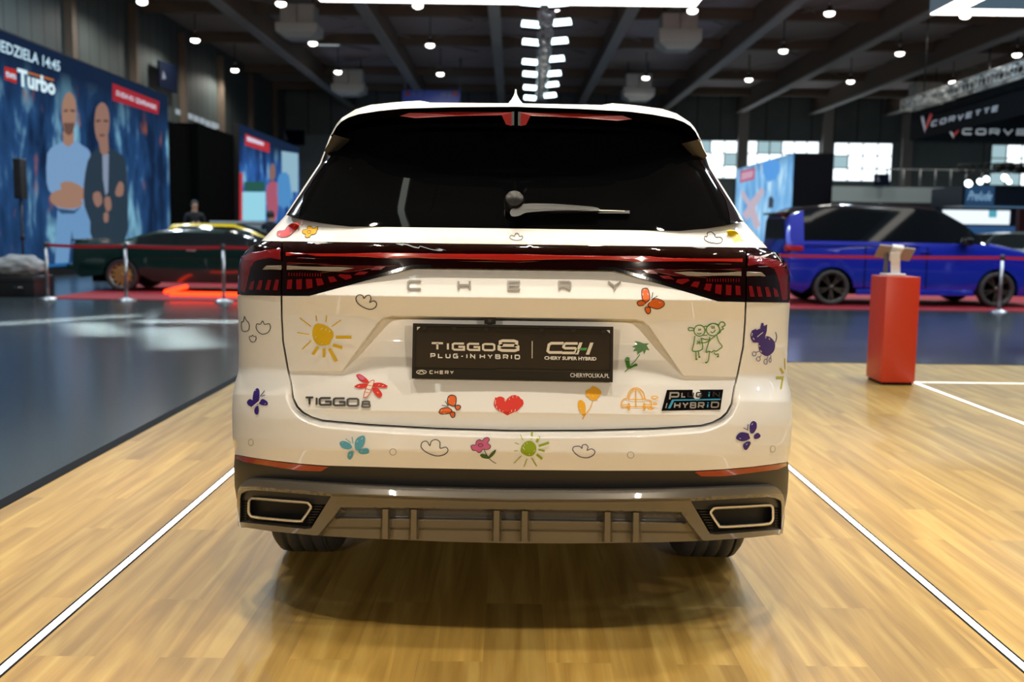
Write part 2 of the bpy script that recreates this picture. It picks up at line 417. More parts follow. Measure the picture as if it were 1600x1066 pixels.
for i, (px, py, w_, h_) in enumerate(((278, 175, 6, 10), (297.6, 182, 7, 11), (306.8, 185.7, 7, 11), (316, 189, 7, 11), (325, 195, 7, 15), (334, 196.5, 7, 13), (342, 198, 6, 9))):
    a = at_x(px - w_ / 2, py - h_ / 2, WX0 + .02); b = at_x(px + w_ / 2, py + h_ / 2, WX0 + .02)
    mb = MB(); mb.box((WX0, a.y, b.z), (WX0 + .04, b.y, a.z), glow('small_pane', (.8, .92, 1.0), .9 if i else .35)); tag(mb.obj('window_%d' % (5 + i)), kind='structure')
# gallery along the far wall with its railing
g0 = at(1298, 291, 50); g1 = at(1298, 315, 50)
mb = MB(); GAL = mat('gallery_front', (.42, .52, .54), rough=.6)
mb.box((g0.x - 2.5, 50, g1.z), (WX1, 50.2, g0.z), GAL); mb.box((g0.x - 2.5, 50.2, g1.z - .3), (WX1, WY1, g1.z - .1), FARW); mb.box((g0.x - 2.5, 50.0, g1.z - .75), (WX1, 50.4, g1.z), mat('gallery_under', (.02, .026, .028), rough=.7))
tag(mb.obj('gallery_floor'), kind='structure')
mb = MB()
for px in (1385, 1411, 1437, 1461, 1485, 1509, 1534): p = at(px, 291, 50.1); mb.tube([p, p + Vector((0, 0, .85))], .05, mat('rail_steel', (.35, .38, .38), rough=.4, metal=.4), 6)
a = at(1350, 264, 50.1); mb.tube([a, Vector((WX1, 50.1, a.z))], .03, MATS['rail_steel'], 6)
tag(mb.obj('gallery_railing'), 'steel railing along the gallery above the blue van', 'railing')
# ================================================================== THE WHITE CAR
# The rear is one smooth surface: for every height (ly) and half width (a) a distance from the tail.
# Both are kept in level picture units and turned into metres by at_l().
CX = 804.0; Y0 = 2.95
class Tab:
    def __init__(s, pts, w=2.0):
        xs = np.arange(140, 900, .25)
        p = np.array(pts, float); f = np.interp(xs, p[:, 0], p[:, 1])
        k = max(1, int(w / .25)); ker = np.ones(2 * k + 1) / (2 * k + 1)
        fp = np.concatenate([np.full(k, f[0]), f, np.full(k, f[-1])])
        s.f = np.convolve(fp, ker, 'valid')
    def __call__(s, x):
        i = min(max((x - 140) / .25, 0), len(s.f) - 2); k = int(i); t = i - k
        return s.f[k] * (1 - t) + s.f[k + 1] * t
HW = Tab([(140, 262), (188, 273), (206, 285), (225, 293.5), (259, 306), (340, 358), (382, 395.5), (390, 412), (400, 421), (411, 428), (425, 431), (466, 432),
          (500, 430), (579, 428), (590, 429.5), (605, 434), (622, 437), (650, 437.8), (690, 436.3), (706, 433), (735, 433.5), (765, 432), (785, 429), (828, 425.5), (900, 425)], 1.5)
def lat(t):
    t = min(abs(t), .9999)
    return .05 * t * t + .30 * (1 - (1 - t ** 5) ** .6)
def latu(t):
    t = min(abs(t), .9999)
    return .045 * t * t + .24 * (1 - (1 - t ** 6) ** .6)
SEAM = [(362.5, 460), (362.5, 468), (362, 500), (359.5, 538), (350.5, 586), (347, 600), (343, 626), (336, 640), (326.5, 649.5), (313, 656.5), (296, 661.5), (225, 667), (120, 671.5), (0, 673.5)]
T_ledge = Tab([(320, .17), (340, .155), (357, .13), (382, .085)])
T_lamp = Tab([(376, .085), (384, .068), (395, .06), (410, .058), (422, .056), (440, .052), (466, .042)])
T_b1 = Tab([(418, .09), (424, .078), (465.5, .03), (496, .052), (583, .072), (610, .074)], 1.2)
T_b2 = Tab([(480, .135), (497, .13), (535, .12), (562, .108), (580, .090), (598, .070), (615, .056), (645.2, .034), (668, .062), (680, .070)], 1.2)
T_bb = Tab([(460, .05), (583, .078), (600, .055), (622, .022), (640, .010), (660, .0), (706, -.003), (736, .014)], 3)
T_lo = Tab([(712, .018), (735, .03), (770, .05), (790, .05)])
T_gl = Tab([(140, .50), (172, .447), (250, .312), (340, .158), (357, .135), (370, .12)], 10)
T_df = Tab([(750, .03), (770, .008), (781.5, .002), (784.5, .02), (788, .022), (798, .03), (850, .05)], .8)
T_dr = Tab([(794, .085), (800, .10), (811, .106), (813.5, .080), (827, .088), (829.5, .102), (850, .108)], .6)
SEAMA = np.array(SEAM)
def seam_half(ly):
    return float(np.interp(ly, SEAMA[:10, 1], SEAMA[:10, 0])) if ly < 656 else 0
def seam_dist(a, ly):
    a = abs(a); A = SEAMA[:-1]; B = SEAMA[1:]; d = B - A; p = np.array((a, ly))
    t = np.clip(((p - A) * d).sum(1) / (d * d).sum(1), 0, 1)
    return float(np.sqrt((((A + d * t[:, None]) - p) ** 2).sum(1).min()))
def in_seam(a, ly):
    a = abs(a)
    if ly < 600: return a < seam_half(ly)
    low = float(np.interp(-a, -SEAMA[5:, 0], SEAMA[5:, 1])) if a < 347 else 0
    return a < 347 and ly < low
def sst(x): x = min(max(x, 0), 1); return x * x * (3 - 2 * x)
RAISE = [(0, 496.5), (190, 496.5), (203, 499), (212, 507), (267, 583.5), (352, 584.5)]
RA = np.array(RAISE)
def raise_mask(a, ly):
    a = abs(a); A = RA[:-1]; B = RA[1:]; d = B - A; p = np.array((a, ly))
    t = np.clip(((p - A) * d).sum(1) / (d * d).sum(1), 0, 1)
    dist = float(np.sqrt((((A + d * t[:, None]) - p) ** 2).sum(1).min()))
    low = float(np.interp(a, RA[:, 0], RA[:, 1]))
    sd = -dist if ly < low else dist
    return 1 - sst((sd + .5) / 3.4)
def d_ledge(a, ly): return Y0 + T_ledge(ly) + lat(a / HW(ly))
def d_lamp(a, ly): return Y0 + T_lamp(ly) + lat(a / HW(ly))
def d_gate(a, ly):
    m = raise_mask(a, ly)
    return Y0 + m * T_b1(ly) + (1 - m) * T_b2(ly) + lat(a / HW(ly))
def d_bump(a, ly):
    s = seam_dist(a, ly); amp = .052 * sst((ly - 606) / 45)
    return Y0 + T_bb(ly) + amp * (1 - sst((s - 1) / 10.5)) + lat(a / HW(ly))
def d_low(a, ly): return Y0 + T_lo(ly) + lat(a / HW(ly))
def d_glass(a, ly): return Y0 + T_gl(ly) + latu(a / (HW(ly) + 4))
def d_spoil(a, ly): return Y0 + .22 + latu(a / 293) + .0034 * (float(np.interp(abs(a), (0, 100, 178, 213, 245, 273, 290), (167, 169, 172, 176, 181, 194, 214))) - ly)
EDGE = ((0, 150, 281, 345, 400, 440), (783, 781, 777, 773, 769, 769))
def strut(ly): return 266 + (ly - 800) * .8
def d_diff(a, ly):
    l2 = ly + 783 - float(np.interp(abs(a), *EDGE))
    rec = sst((ly - 796.5) / 2.5) * sst((strut(ly) - abs(a)) / 3 + .5)
    if abs(a) > 270: l2 = min(l2, 788 + (l2 - 788) * .3) if l2 > 788 else l2
    return Y0 + T_df(l2) * (1 - rec) + T_dr(ly) * rec + lat(a / (HW(ly) + .5))
def d_all(a, ly):
    if ly < 357: return d_glass(a, ly)
    if ly < 382: return d_ledge(a, ly)
    if ly < 421 or (ly < 466.5 and abs(a) > 157 + (ly - 420) * 3.54): return d_lamp(a, ly)
    if in_seam(a, ly): return d_gate(a, ly)
    return d_bump(a, ly)

def mirror(half):
    """half outline from the centre line out and back to it -> full outline"""
    return [(a, l) for a, l in half] + [(-a, l) for a, l in reversed(half) if a > 1e-6]
def dense(poly, step):
    out = []
    for i, p in enumerate(poly):
        q = poly[(i + 1) % len(poly)]; n = max(1, int(math.dist(p, q) / step))
        out += [(p[0] + (q[0] - p[0]) * k / n, p[1] + (q[1] - p[1]) * k / n) for k in range(n)]
    return out
def inside(pts, poly):
    pts = np.asarray(pts); x, y = pts[:, 0], pts[:, 1]; r = np.zeros(len(pts), bool)
    P = np.asarray(poly); Q = np.roll(P, -1, 0)
    for (x0, y0), (x1, y1) in zip(P, Q):
        if y0 == y1: continue
        c = ((y0 > y) != (y1 > y)) & (x < (x1 - x0) * (y - y0) / (y1 - y0) + x0)
        r ^= c
    return r
def edge_dist(pts, poly):
    pts = np.asarray(pts); P = np.asarray(poly); Q = np.roll(P, -1, 0); best = np.full(len(pts), 1e9)
    for a, b in zip(P, Q):
        d = b - a; L = (d * d).sum() + 1e-12
        t = np.clip(((pts - a) @ d) / L, 0, 1)[:, None]
        best = np.minimum(best, np.sqrt(((a + t * d - pts) ** 2).sum(1)))
    return best
TS = [0, .06, .12, .18, .24, .3, .36, .42, .48, .54, .6, .66, .72, .77, .82, .86, .89, .92, .94, .955, .968, .979, .987, .993, .997]
TS = [-t for t in reversed(TS[1:])] + TS
def cdt(poly, pts, holes=()):
    V = [Vector(p) for p in poly]; E = [(i, (i + 1) % len(poly)) for i in range(len(poly))]
    for h in holes:
        o = len(V); V += [Vector(p) for p in h]; E += [(o + i, o + (i + 1) % len(h)) for i in range(len(h))]
    V += [Vector(p) for p in pts]
    r = delaunay_2d_cdt(V, E, [], 0, 1e-5)
    vs = [(v.x, v.y) for v in r[0]]; fs = [list(f) for f in r[2]]
    cen = np.array([[sum(vs[i][0] for i in f) / len(f), sum(vs[i][1] for i in f) / len(f)] for f in fs])
    ok = inside(cen, poly)
    for h in holes: ok &= ~inside(cen, h)
    return vs, [f for f, k in zip(fs, ok) if k]
def panel(name, poly, depth, m, parent, step=5.0, rim=.015, holes=(), ts=TS, rim_mat=None, pad=1.6, hwf=HW, astep=None, extra=()):
    poly = dense(poly, 6); holes = [dense(h, 5) for h in holes]
    l0 = min(p[1] for p in poly); l1 = max(p[1] for p in poly); a0 = min(p[0] for p in poly); a1 = max(p[0] for p in poly)
    pts = []; n = max(1, int((l1 - l0) / step))
    for i in range(n + 1):
        ly = l0 + (l1 - l0) * (i + .5) / (n + 1); w = hwf(ly)
        cols = [t * w for t in ts] if astep is None else list(np.arange(a0, a1, astep))
        pts += [(a, ly) for a in cols if a0 < a < a1]
    if pts:
        P = np.array(pts); ok = inside(P, poly) & (edge_dist(P, poly) > pad)
        for h in holes: ok &= ~inside(P, h) & (edge_dist(P, h) > pad)
        pts = [tuple(p) for p in P[ok]]
    if len(extra):
        P = np.array(extra); ok = inside(P, poly) & (edge_dist(P, poly) > .8)
        ex = P[ok]
        if pts:
            Q = np.array(pts); keep = np.array([((ex - q) ** 2).sum(1).min() > 3 for q in Q]) if len(ex) else np.ones(len(Q), bool)
            pts = [tuple(q) for q in Q[keep]]
        pts += [tuple(q) for q in ex]
    vs, fs = cdt(poly, pts, holes)
    cam = Vector((0, 0, H)); e = .6
    co = []; no = []
    for a, l in vs:
        p = at_l(CX + a, l, depth(a, l)); co.append(p)
        du = at_l(CX + a + e, l, depth(a + e, l)) - at_l(CX + a - e, l, depth(a - e, l))
        dv = at_l(CX + a, l + e, depth(a, l + e)) - at_l(CX + a, l - e, depth(a, l - e))
        nn = du.cross(dv)
        if nn.dot(p - cam) > 0: nn = -nn
        no.append(nn.normalized())
    F2 = []
    for f in fs:
        a, b, c = co[f[0]], co[f[1]], co[f[2]]
        F2.append(f if (b - a).cross(c - a).dot(a - cam) < 0 else f[::-1])
    nf = len(F2); cnt = {}
    for f in F2:
        for i in range(len(f)):
            cnt.setdefault(frozenset((f[i], f[(i + 1) % len(f)])), []).append((f[i], f[(i + 1) % len(f)]))
    b = [v[0] for v in cnt.values() if len(v) == 1]
    nv = len(co); mp = {}; mats = [m]
    if rim:
        for i, j in b:
            for k in (i, j):
                if k not in mp:
                    mp[k] = len(co); co.append(co[k].copy()); co.append(co[k] + Vector((0, rim, 0)))
        for i, j in b: F2.append([mp[j], mp[i], mp[i] + 1, mp[j] + 1])
        if rim_mat: mats.append(rim_mat)
    me = bpy.data.meshes.new(name); me.from_pydata([tuple(c) for c in co], [], F2)
    for q in mats: me.materials.append(q)
    ln = []
    for i, p in enumerate(me.polygons):
        p.use_smooth = i < nf
        if i >= nf and rim_mat: p.material_index = 1
        for v in p.vertices: ln.append(tuple(no[v]) if i < nf else (0, 0, 0))
    me.normals_split_custom_set(ln)
    o = bpy.data.objects.new(name, me); COL.objects.link(o); o.parent = parent
    return o

# ---- materials of the car
PAINT = mat('white_paint', (.88, .865, .83), rough=.32, coat=.8, spec=.5, coat_rough=.02)
BLKG = mat('black_gloss', (.004, .004, .005), rough=.08, coat=.6)
GLASS = mat('privacy_glass', (.002, .0025, .003), rough=.03, spec=.1)
BLKP = mat('black_plastic', (.017, .017, .018), rough=.42, bump=.05, vscale=400)
GREY = mat('grey_trim_paint', (.165, .152, .13), rough=.34, metal=.35, coat=.5)
GREYD = mat('grey_trim_shaded', (.15, .137, .115), rough=.28, metal=.35, coat=.4)
CHROME = mat('chrome', (.28, .26, .23), rough=.3, metal=.85)
SATIN = mat('satin_silver', (.78, .74, .66), rough=.3, metal=.6)
RUBBER = mat('tyre_rubber', (.045, .044, .043), rough=.62, bump=.15, vscale=90)
DARK = mat('dark_void', (.003, .003, .003), rough=.9, spec=.05)
LENS = mat('lamp_lens', (.008, .001, .001), rough=.05, coat=1, coat_rough=.01)
REDL = mat('lamp_red', (.42, .018, .012), rough=.12, coat=1)
REDM = mat('lamp_red_dim', (.17, .006, .007), rough=.12, coat=1)
REDD = mat('lamp_red_dark', (.075, .004, .005), rough=.1, coat=1)
REVL = mat('reverse_lens', (.26, .22, .17), rough=.15, coat=1)
REFL = mat('reflector_red', (.36, .022, .012), rough=.18, coat=1, var=.3, vscale=40)

car = thing('suv_car', 'white SUV seen from behind, covered with colourful children\'s drawings, on the wooden floor', 'car', (0, 5.3, 0))
def K(o): o.matrix_parent_inverse = car.matrix_basis.inverted(); return o
class CarParent:  # parts are built in world coordinates and keep them under the car's base
    pass
def cpanel(*a, **k):
    return K(panel(*a, **k))
def cobj(mb, name, parent=None, auto=None):
    o = mb.obj(name, parent or car, auto)
    o.matrix_parent_inverse = (parent or car).matrix_world.inverted() if parent is None else Matrix.Identity(4)
    if parent is None: o.matrix_parent_inverse = car.matrix_basis.inverted()
    return o

# ---- tailgate, ledge below the glass, bumper
gate = [(0, 420.8), (157, 420.8), (320, 467.2), (361.2, 467.6), (360.6, 500), (358, 538), (349, 586), (345.3, 600), (341.3, 626), (334.5, 639), (325.3, 648.2), (312, 655.2), (295, 660.0), (225, 665.5), (120, 670), (0, 672)]
def offset_line(line, ds, step):
    out = []; q = []
    for a, b in zip(line[:-1], line[1:]):
        n = max(1, int(math.dist(a, b) / step)); q += [(a[0] + (b[0] - a[0]) * k / n, a[1] + (b[1] - a[1]) * k / n) for k in range(n)]
    q.append(line[-1]); q = smooth_pts(q, False, 1)
    for d_ in ds:
        for i, p in enumerate(q):
            a, b = q[max(i - 1, 0)], q[min(i + 1, len(q) - 1)]; t = Vector((b[0] - a[0], b[1] - a[1])).normalized(); n = Vector((-t.y, t.x))
            x, y = p[0] + n.x * d_, p[1] + n.y * d_
            if x >= 0: out += [(x, y), (-x, y)]
    return out
cpanel('tailgate', mirror(gate), d_gate, PAINT, car, step=3.2, rim=.02, extra=offset_line(RAISE, (-2, -1, -.3, .5, 1.3, 2.1, 2.9, 3.7, 4.5, 5.6), 2.5) + [(x, y) for y in (461.5, 463.2, 464.3, 465.4, 466.5, 468, 469.5, 642.5, 644, 645.2, 646.4, 648) for x in range(-356, 357, 9)])
ledge = [(0, 357.2), (257, 357.6), (301, 352.6), (333, 347.0), (357.5, 340.4), (366, 350), (377, 362), (395.3, 381.8), (0, 381.8)]
cpanel('window_ledge', mirror(ledge), d_ledge, PAINT, car, step=4, rim=.02)
sd = [(a, l) for a, l in [(364.2, 467.4), (363.5, 500), (361, 538), (352, 586), (348.5, 600), (344.6, 627), (337.5, 641), (327.5, 651), (313.5, 658), (296, 663.2), (225, 668.8), (120, 673.4), (0, 675.4)]]
outer = [(431.9, 467.4), (430, 500), (428.9, 540), (428, 579), (429.4, 590), (433.9, 605), (436.9, 622), (437.7, 650), (436.2, 690), (433, 706), (432.6, 716), (405, 720.5), (375, 724.6), (330, 729), (290, 731.6), (150, 733.6), (0, 734.3)]
bump = outer + [(-a, l) for a, l in reversed(outer[:-1])] + [(-a, l) for a, l in sd] + [(a, l) for a, l in reversed(sd[:-1])]
cpanel('bumper', bump, d_bump, PAINT, car, step=3.4, rim=.02, extra=offset_line(SEAM[5:], (-3.5, -5.5, -7.5, -9.5, -11.5, -13.5, 3.5, 5.5, 7.5, 9.5, 11.5, 13.5), 5))
cpanel('seam_shade_backing', mirror([(0, 425), (340, 470), (410, 480), (410, 725), (0, 728)]), lambda a, l: Y0 + .17 + lat(a / HW(l)), DARK, car, step=9, rim=0)  # added black sheet behind the seams, stands in for shade in the gaps
low = [(0, 733.5), (150, 732.8), (290, 730.8), (375, 723.6), (432.4, 715), (433.4, 735), (432, 765), (428.5, 786), (300, 792), (0, 792)]
cpanel('lower_cladding', mirror(low), d_low, BLKP, car, step=6, rim=.03)
refl = [(286, 733.5), (320, 731.2), (360, 727.6), (400, 722.3), (429.5, 717.5), (430.5, 722), (417, 728), (375, 734), (332, 740), (297, 740.6)]
for s in (1, -1):
    o = cpanel('fog_reflector', [(s * a, l) for a, l in refl], lambda a, l: d_low(a, l) - .006, REFL, car, step=4, rim=.012, rim_mat=BLKP)
# ---- grey lower trim with exhaust openings
hole = [(423.2, 784.7), (421.5, 777.2), (412.5, 772.8), (401.6, 771.4), (345, 775), (281, 779.5), (311.7, 830.4), (322, 831.4), (423.2, 821.7)]
dif = [(0, 766.3), (150, 765.2), (240, 762.4), (300, 759.6), (357, 756.6), (405, 754.3), (415, 756), (421.5, 762), (425.8, 770), (428, 780), (428.2, 800), (425.5, 828), (417, 829.7), (372, 835.5), (306, 841), (237, 844.2), (100, 848), (0, 849)]
tsd = sorted(set([round(t / 40, 4) for t in range(-40, 41)] + [.97, .985, .994, -.97, -.985, -.994]))
cpanel('diffuser_trim', mirror(dif), d_diff, GREY, car, step=1.7, rim=.03, holes=[hole, [(-a, l) for a, l in hole]], ts=tsd, pad=.9, extra=[(s_ * (strut(y_) + o_), y_) for s_ in (1, -1) for y_ in np.arange(799, 841, 2.2) for o_ in (-2.6, -1.6, -.6, .4, 1.4, 2.4)] + [(x_, y_) for x_ in np.arange(-264, 265, 7) for y_ in (795.6, 796.6, 797.6, 798.6, 799.6)])
def car_pt(a, ly, Y): return at_l(CX + a, ly, Y)
for s in (1, -1):
    hs = [(s * a, l) for a, l in hole]
    bk = cpanel('exhaust_surround', hs, lambda a, l: d_diff(a, l) + .045, mat('surround_black', (.006, .006, .006), rough=.5, spec=.2), car, step=3, rim=0)
    # grille ribs inside the surround
    for k in range(14):
        ly = 774 + k * 4.2
        for (a0, a1) in ((281 + max(0, (ly - 779.5)) * .6 + 4, 316), (413, 421)):
            if a1 - a0 < 3: continue
            q = [(a0, ly), (a1, ly), (a1, ly + 1.6), (a0, ly + 1.6)]
            if a0 < 300 and ly < 780: continue
            mb = MB(); mb.prism([(s * a, l) for a, l in q], lambda u, v, d: at_l(CX + u, v, d_diff(u, v) + d), .030, .046, BLKP); mb.obj('grille_rib', bk)
    ring = smooth_pts([(411.8, 800.6), (411.4, 789), (408.5, 784), (401.5, 782.2), (360, 785), (322, 787.4), (314.5, 790), (310.2, 796.4), (313, 803), (323.5, 818.2), (330, 821.3), (372, 818.7), (402, 815.5), (409, 811.5), (411.6, 806)], True, 4)
    cx = sum(p[0] for p in ring) / len(ring); cy = sum(p[1] for p in ring) / len(ring)
    def shr(k): # move the ring inwards by about k px
        out = []
        n = len(ring)
        for i in range(n):
            t = Vector(ring[(i + 1) % n]) - Vector(ring[i - 1]); t.normalize(); nn = Vector((-t.y, t.x))
            if nn.dot(Vector((cx, cy)) - Vector(ring[i])) < 0: nn = -nn
            out.append((ring[i][0] + nn.x * k, ring[i][1] + nn.y * k))
        return out
    loops = [(ring, .02), (ring, .0), (shr(.8), -.006), (shr(3.4), -.006), (shr(4.3), .0), (shr(5), .05)]
    mb = MB(); vs = []; n = len(ring)
    for lp, d in loops: vs += [at_l(CX + s * a, l, d_diff(s * 360, 800) + .01 + d + lat(a / 430) - lat(360 / 430)) for a, l in lp]
    fs = [(i * n + k, i * n + (k + 1) % n, (i + 1) * n + (k + 1) % n, (i + 1) * n + k) for i in range(len(loops) - 1) for k in range(n)]
    mb.add(vs, fs, SATIN, True)
    r_ = cobj(mb, 'exhaust_tip', None, 50)
    mb = MB(); lp = shr(4.6)
    mb.prism([(s * a, l) for a, l in lp], lambda u, v, d: at_l(CX + u, v, d_diff(s * 360, 800) + d + lat(u / 430) - lat(360 / 430)), .05, .055, DARK)
    mb.obj('tailpipe_blank', r_)
    r_.children[0].matrix_parent_inverse = Matrix.Identity(4)
for a0 in (196, 151.5, 22):
    for s in (1, -1):
        mb = MB(); c = s * a0
        vs = []
        for ly, f, bk_ in ((798.5, .040, .106), (846.5 - abs(a0) * .008, .056, .112)):
            for da, dd in ((-8.5, bk_), (-4.3, f), (4.3, f), (8.5, bk_)):
                vs.append(at_l(CX + c + da, ly, Y0 + dd + lat(c / HW(ly))))
        mb.add(vs, [(0, 1, 5, 4), (1, 2, 6, 5), (2, 3, 7, 6), (0, 3, 2, 1), (4, 5, 6, 7)], GREY)
        cobj(mb, 'diffuser_fin')
# ---- parking sensors
for (px, py) in ((392, 691.5), (614, 706.3), (985.5, 711.2), (1207.5, 701.5)):
    lx, ly = lev(px, py); a = lx - CX; mb = MB(); n = 20; asp = .75 if abs(a) > 350 else 1
    def ringp(r, off): return [at_l(CX + a + r * asp * math.cos(2 * math.pi * k / n), ly + r * math.sin(2 * math.pi * k / n), d_bump(a + r * asp * math.cos(2 * math.pi * k / n), ly + r * math.sin(2 * math.pi * k / n)) - off) for k in range(n)]
    vs = ringp(6.4, .0005) + ringp(6.2, .002) + ringp(5.4, .002) + ringp(5.3, .0008) + ringp(4.7, .0008) + ringp(4.6, .003)
    SG = mat('sensor_gap', (.16, .14, .11), rough=.6)
    mb.add(vs, [(i * n + k, i * n + (k + 1) % n, (i + 1) * n + (k + 1) % n, (i + 1) * n + k) for i in (0, 1, 2, 4) for k in range(n)] + [tuple(5 * n + k for k in range(n))], PAINT)
    mb.add(vs, [(3 * n + k, 3 * n + (k + 1) % n, 4 * n + (k + 1) % n, 4 * n + k) for k in range(n)], SG)
    cobj(mb, 'parking_sensor')

# ---- lamps
class Deco:
    """flat shapes laid on the car's surface, in photo pixels"""
    def __init__(s, fn=None, base=.0024): s.mb = MB(); s.fn = fn or d_all; s.base = base; s.lay = 0
    def P(s, px, py):
        lx, ly = lev(px, py); a = lx - CX
        return at_l(lx, ly, s.fn(a, ly) - s.base - s.lay * .0005)
    def fill(s, poly, m, sm=0, grid=4.0):
        if sm: poly = smooth_pts(poly, True, sm)
        x0 = min(p[0] for p in poly); x1 = max(p[0] for p in poly); y0 = min(p[1] for p in poly); y1 = max(p[1] for p in poly)
        pts = [(x, y) for x in np.arange(x0 + grid / 2, x1, grid) for y in np.arange(y0 + grid / 2, y1, grid)]
        if pts:
            A = np.array(pts); ok = inside(A, poly) & (edge_dist(A, poly) > .6); pts = [tuple(p) for p in A[ok]]
        vs, fs = cdt(poly, pts)
        s.mb.add([s.P(*v) for v in vs], fs, m); s.lay += 1
        return s
    def line(s, pts, wd, m, sm=0, closed=False):
        if sm: pts = smooth_pts(pts, closed, sm)
        elif not closed:
            q = []
            for i in range(len(pts) - 1):
                n = max(1, int(math.dist(pts[i], pts[i + 1]) / 5))
                q += [(pts[i][0] + (pts[i + 1][0] - pts[i][0]) * k / n, pts[i][1] + (pts[i + 1][1] - pts[i][1]) * k / n) for k in range(n)]
            pts = q + [pts[-1]]
            if isinstance(wd, (list, tuple)): wd = wd[0]
        for q in ribbon(pts, wd, closed): s.mb.add([s.P(*v) for v in q], [(0, 1, 2, 3)], m)
        s.lay += 1
        return s
    def quads(s, qs, m):
        for q in qs: s.mb.add([s.P(*v) for v in q], [(0, 1, 2, 3)], m)
        return s
    def done(s, name, label=None, parent=None):
        o = s.mb.obj(name, parent or car)
        if parent is None: K(o)
        if label: o['label'] = label
        return o
def lvl(a, ly): # level -> photo pixel (inverse of lev, to first order exact enough)
    lx = CX + a; px = lx - (ly - 362) * ROLL; py = ly + (px - 800) * ROLL
    px = lx - (py - 362) * ROLL; py = ly + (px - 800) * ROLL
    return px, py
bar = [(0, 382.2), (361.8, 382.2), (361.8, 466.6), (320, 466.3), (300, 461), (157, 420.4), (0, 420.4)]
lb = cpanel('light_bar', mirror(bar), d_lamp, LENS, car, step=4, rim=.02)
zt = lambda x, y: (940 + x / 5.333, 370 + y / 5.333)
def both(pts, s):
    out = []
    for p in pts:
        lx, ly = lev(*zt(*p)); out.append(lvl(s * (lx - CX), ly))
    return out
d = Deco(d_lamp, .0012); d.fill([lvl(a, l) for a, l in mirror([(0, 397.2), (200, 397.6), (357, 399.2), (357, 404.6), (200, 406.2), (0, 406.6)])], REDL); d.done('red_strip', None, lb)
d = Deco(d_lamp, .0011); d.fill([lvl(a, l) for a, l in mirror([(0, 407.2), (340, 406.8), (340, 409.0), (0, 410.4)])], REDD); d.done('dim_strip', None, lb)
TEETH = [[(340, 275), (430, 280), (470, 310), (380, 305)], [(480, 325), (560, 325), (605, 355), (520, 350)], [(630, 355), (720, 350), (735, 365), (670, 398), (620, 380)], [(770, 372), (820, 375), (800, 425), (740, 410)],
         [(870, 390), (920, 392), (905, 455), (850, 440)], [(950, 398), (1003, 400), (995, 482), (945, 470)], [(1035, 400), (1083, 405), (1078, 488), (1035, 485)], [(1115, 405), (1155, 410), (1160, 488), (1118, 485)]]
TEETH2 = [[(1225, 410), (1255, 410), (1275, 500), (1238, 500)], [(1290, 415), (1320, 415), (1342, 500), (1305, 500)], [(1360, 420), (1390, 420), (1415, 500), (1375, 500)], [(1430, 425), (1460, 440), (1480, 500), (1440, 500)]]
corner = [(364, 382.5), (393.5, 382.5), (412, 390.3), (421, 400.3), (428, 411.3), (430.9, 425), (431.9, 466.6), (364, 466.6)]
for s in (1, -1):
    for t in TEETH:
        d = Deco(d_lamp, .0014); d.fill(both(t, s), REDM); d.done('light_segment', None, lb)
    d = Deco(d_lamp, .0009); d.fill(both([(180, 262), (1165, 262), (1165, 285), (560, 290), (900, 345), (620, 330), (400, 285)], s), REDD); d.done('inner_reflector', None, lb)
    d = Deco(d_lamp, .0013); d.fill(both([(600, 297), (720, 291), (1165, 291), (1165, 326), (800, 330), (715, 325)], s), REVL); d.done('reverse_light', 'pale reversing light strip', lb)
    d = Deco(d_lamp, .0014)
    for k in range(13): d.line(both([(880 + k * 22, 350), (880 + k * 22, 376)], s), 1.3, REDM)
    d.done('light_comb', None, lb)
    d = Deco(d_lamp, .0016); d.line([lvl(s * a, l) for a, l in [(130, 417.6), (157, 417.9), (240, 441.4), (300, 458.3), (320, 463.2), (361, 464)]], 4.6, BLKG); d.done('lower_border', None, lb)
    tl = cpanel('tail_light', [(s * a, l) for a, l in corner], d_lamp, LENS, car, step=4, rim=.02)
    d = Deco(d_lamp, .001); d.fill(both([(1218, 150), (1330, 165), (1460, 190), (1548, 225), (1562, 300), (1568, 420), (1570, 528), (1505, 528), (1478, 380), (1440, 270), (1400, 250), (1218, 242)], s), REDM); d.done('outer_lens', 'deep red outer lens', tl)
    for t in TEETH2:
        d = Deco(d_lamp, .0014); d.fill(both(t, s), REDM); d.done('light_segment', None, tl)
    d = Deco(d_lamp, .0013); d.fill(both([(1208, 291), (1335, 296), (1368, 330), (1208, 328)], s), REVL); d.done('reverse_light', 'pale reversing light strip', tl)

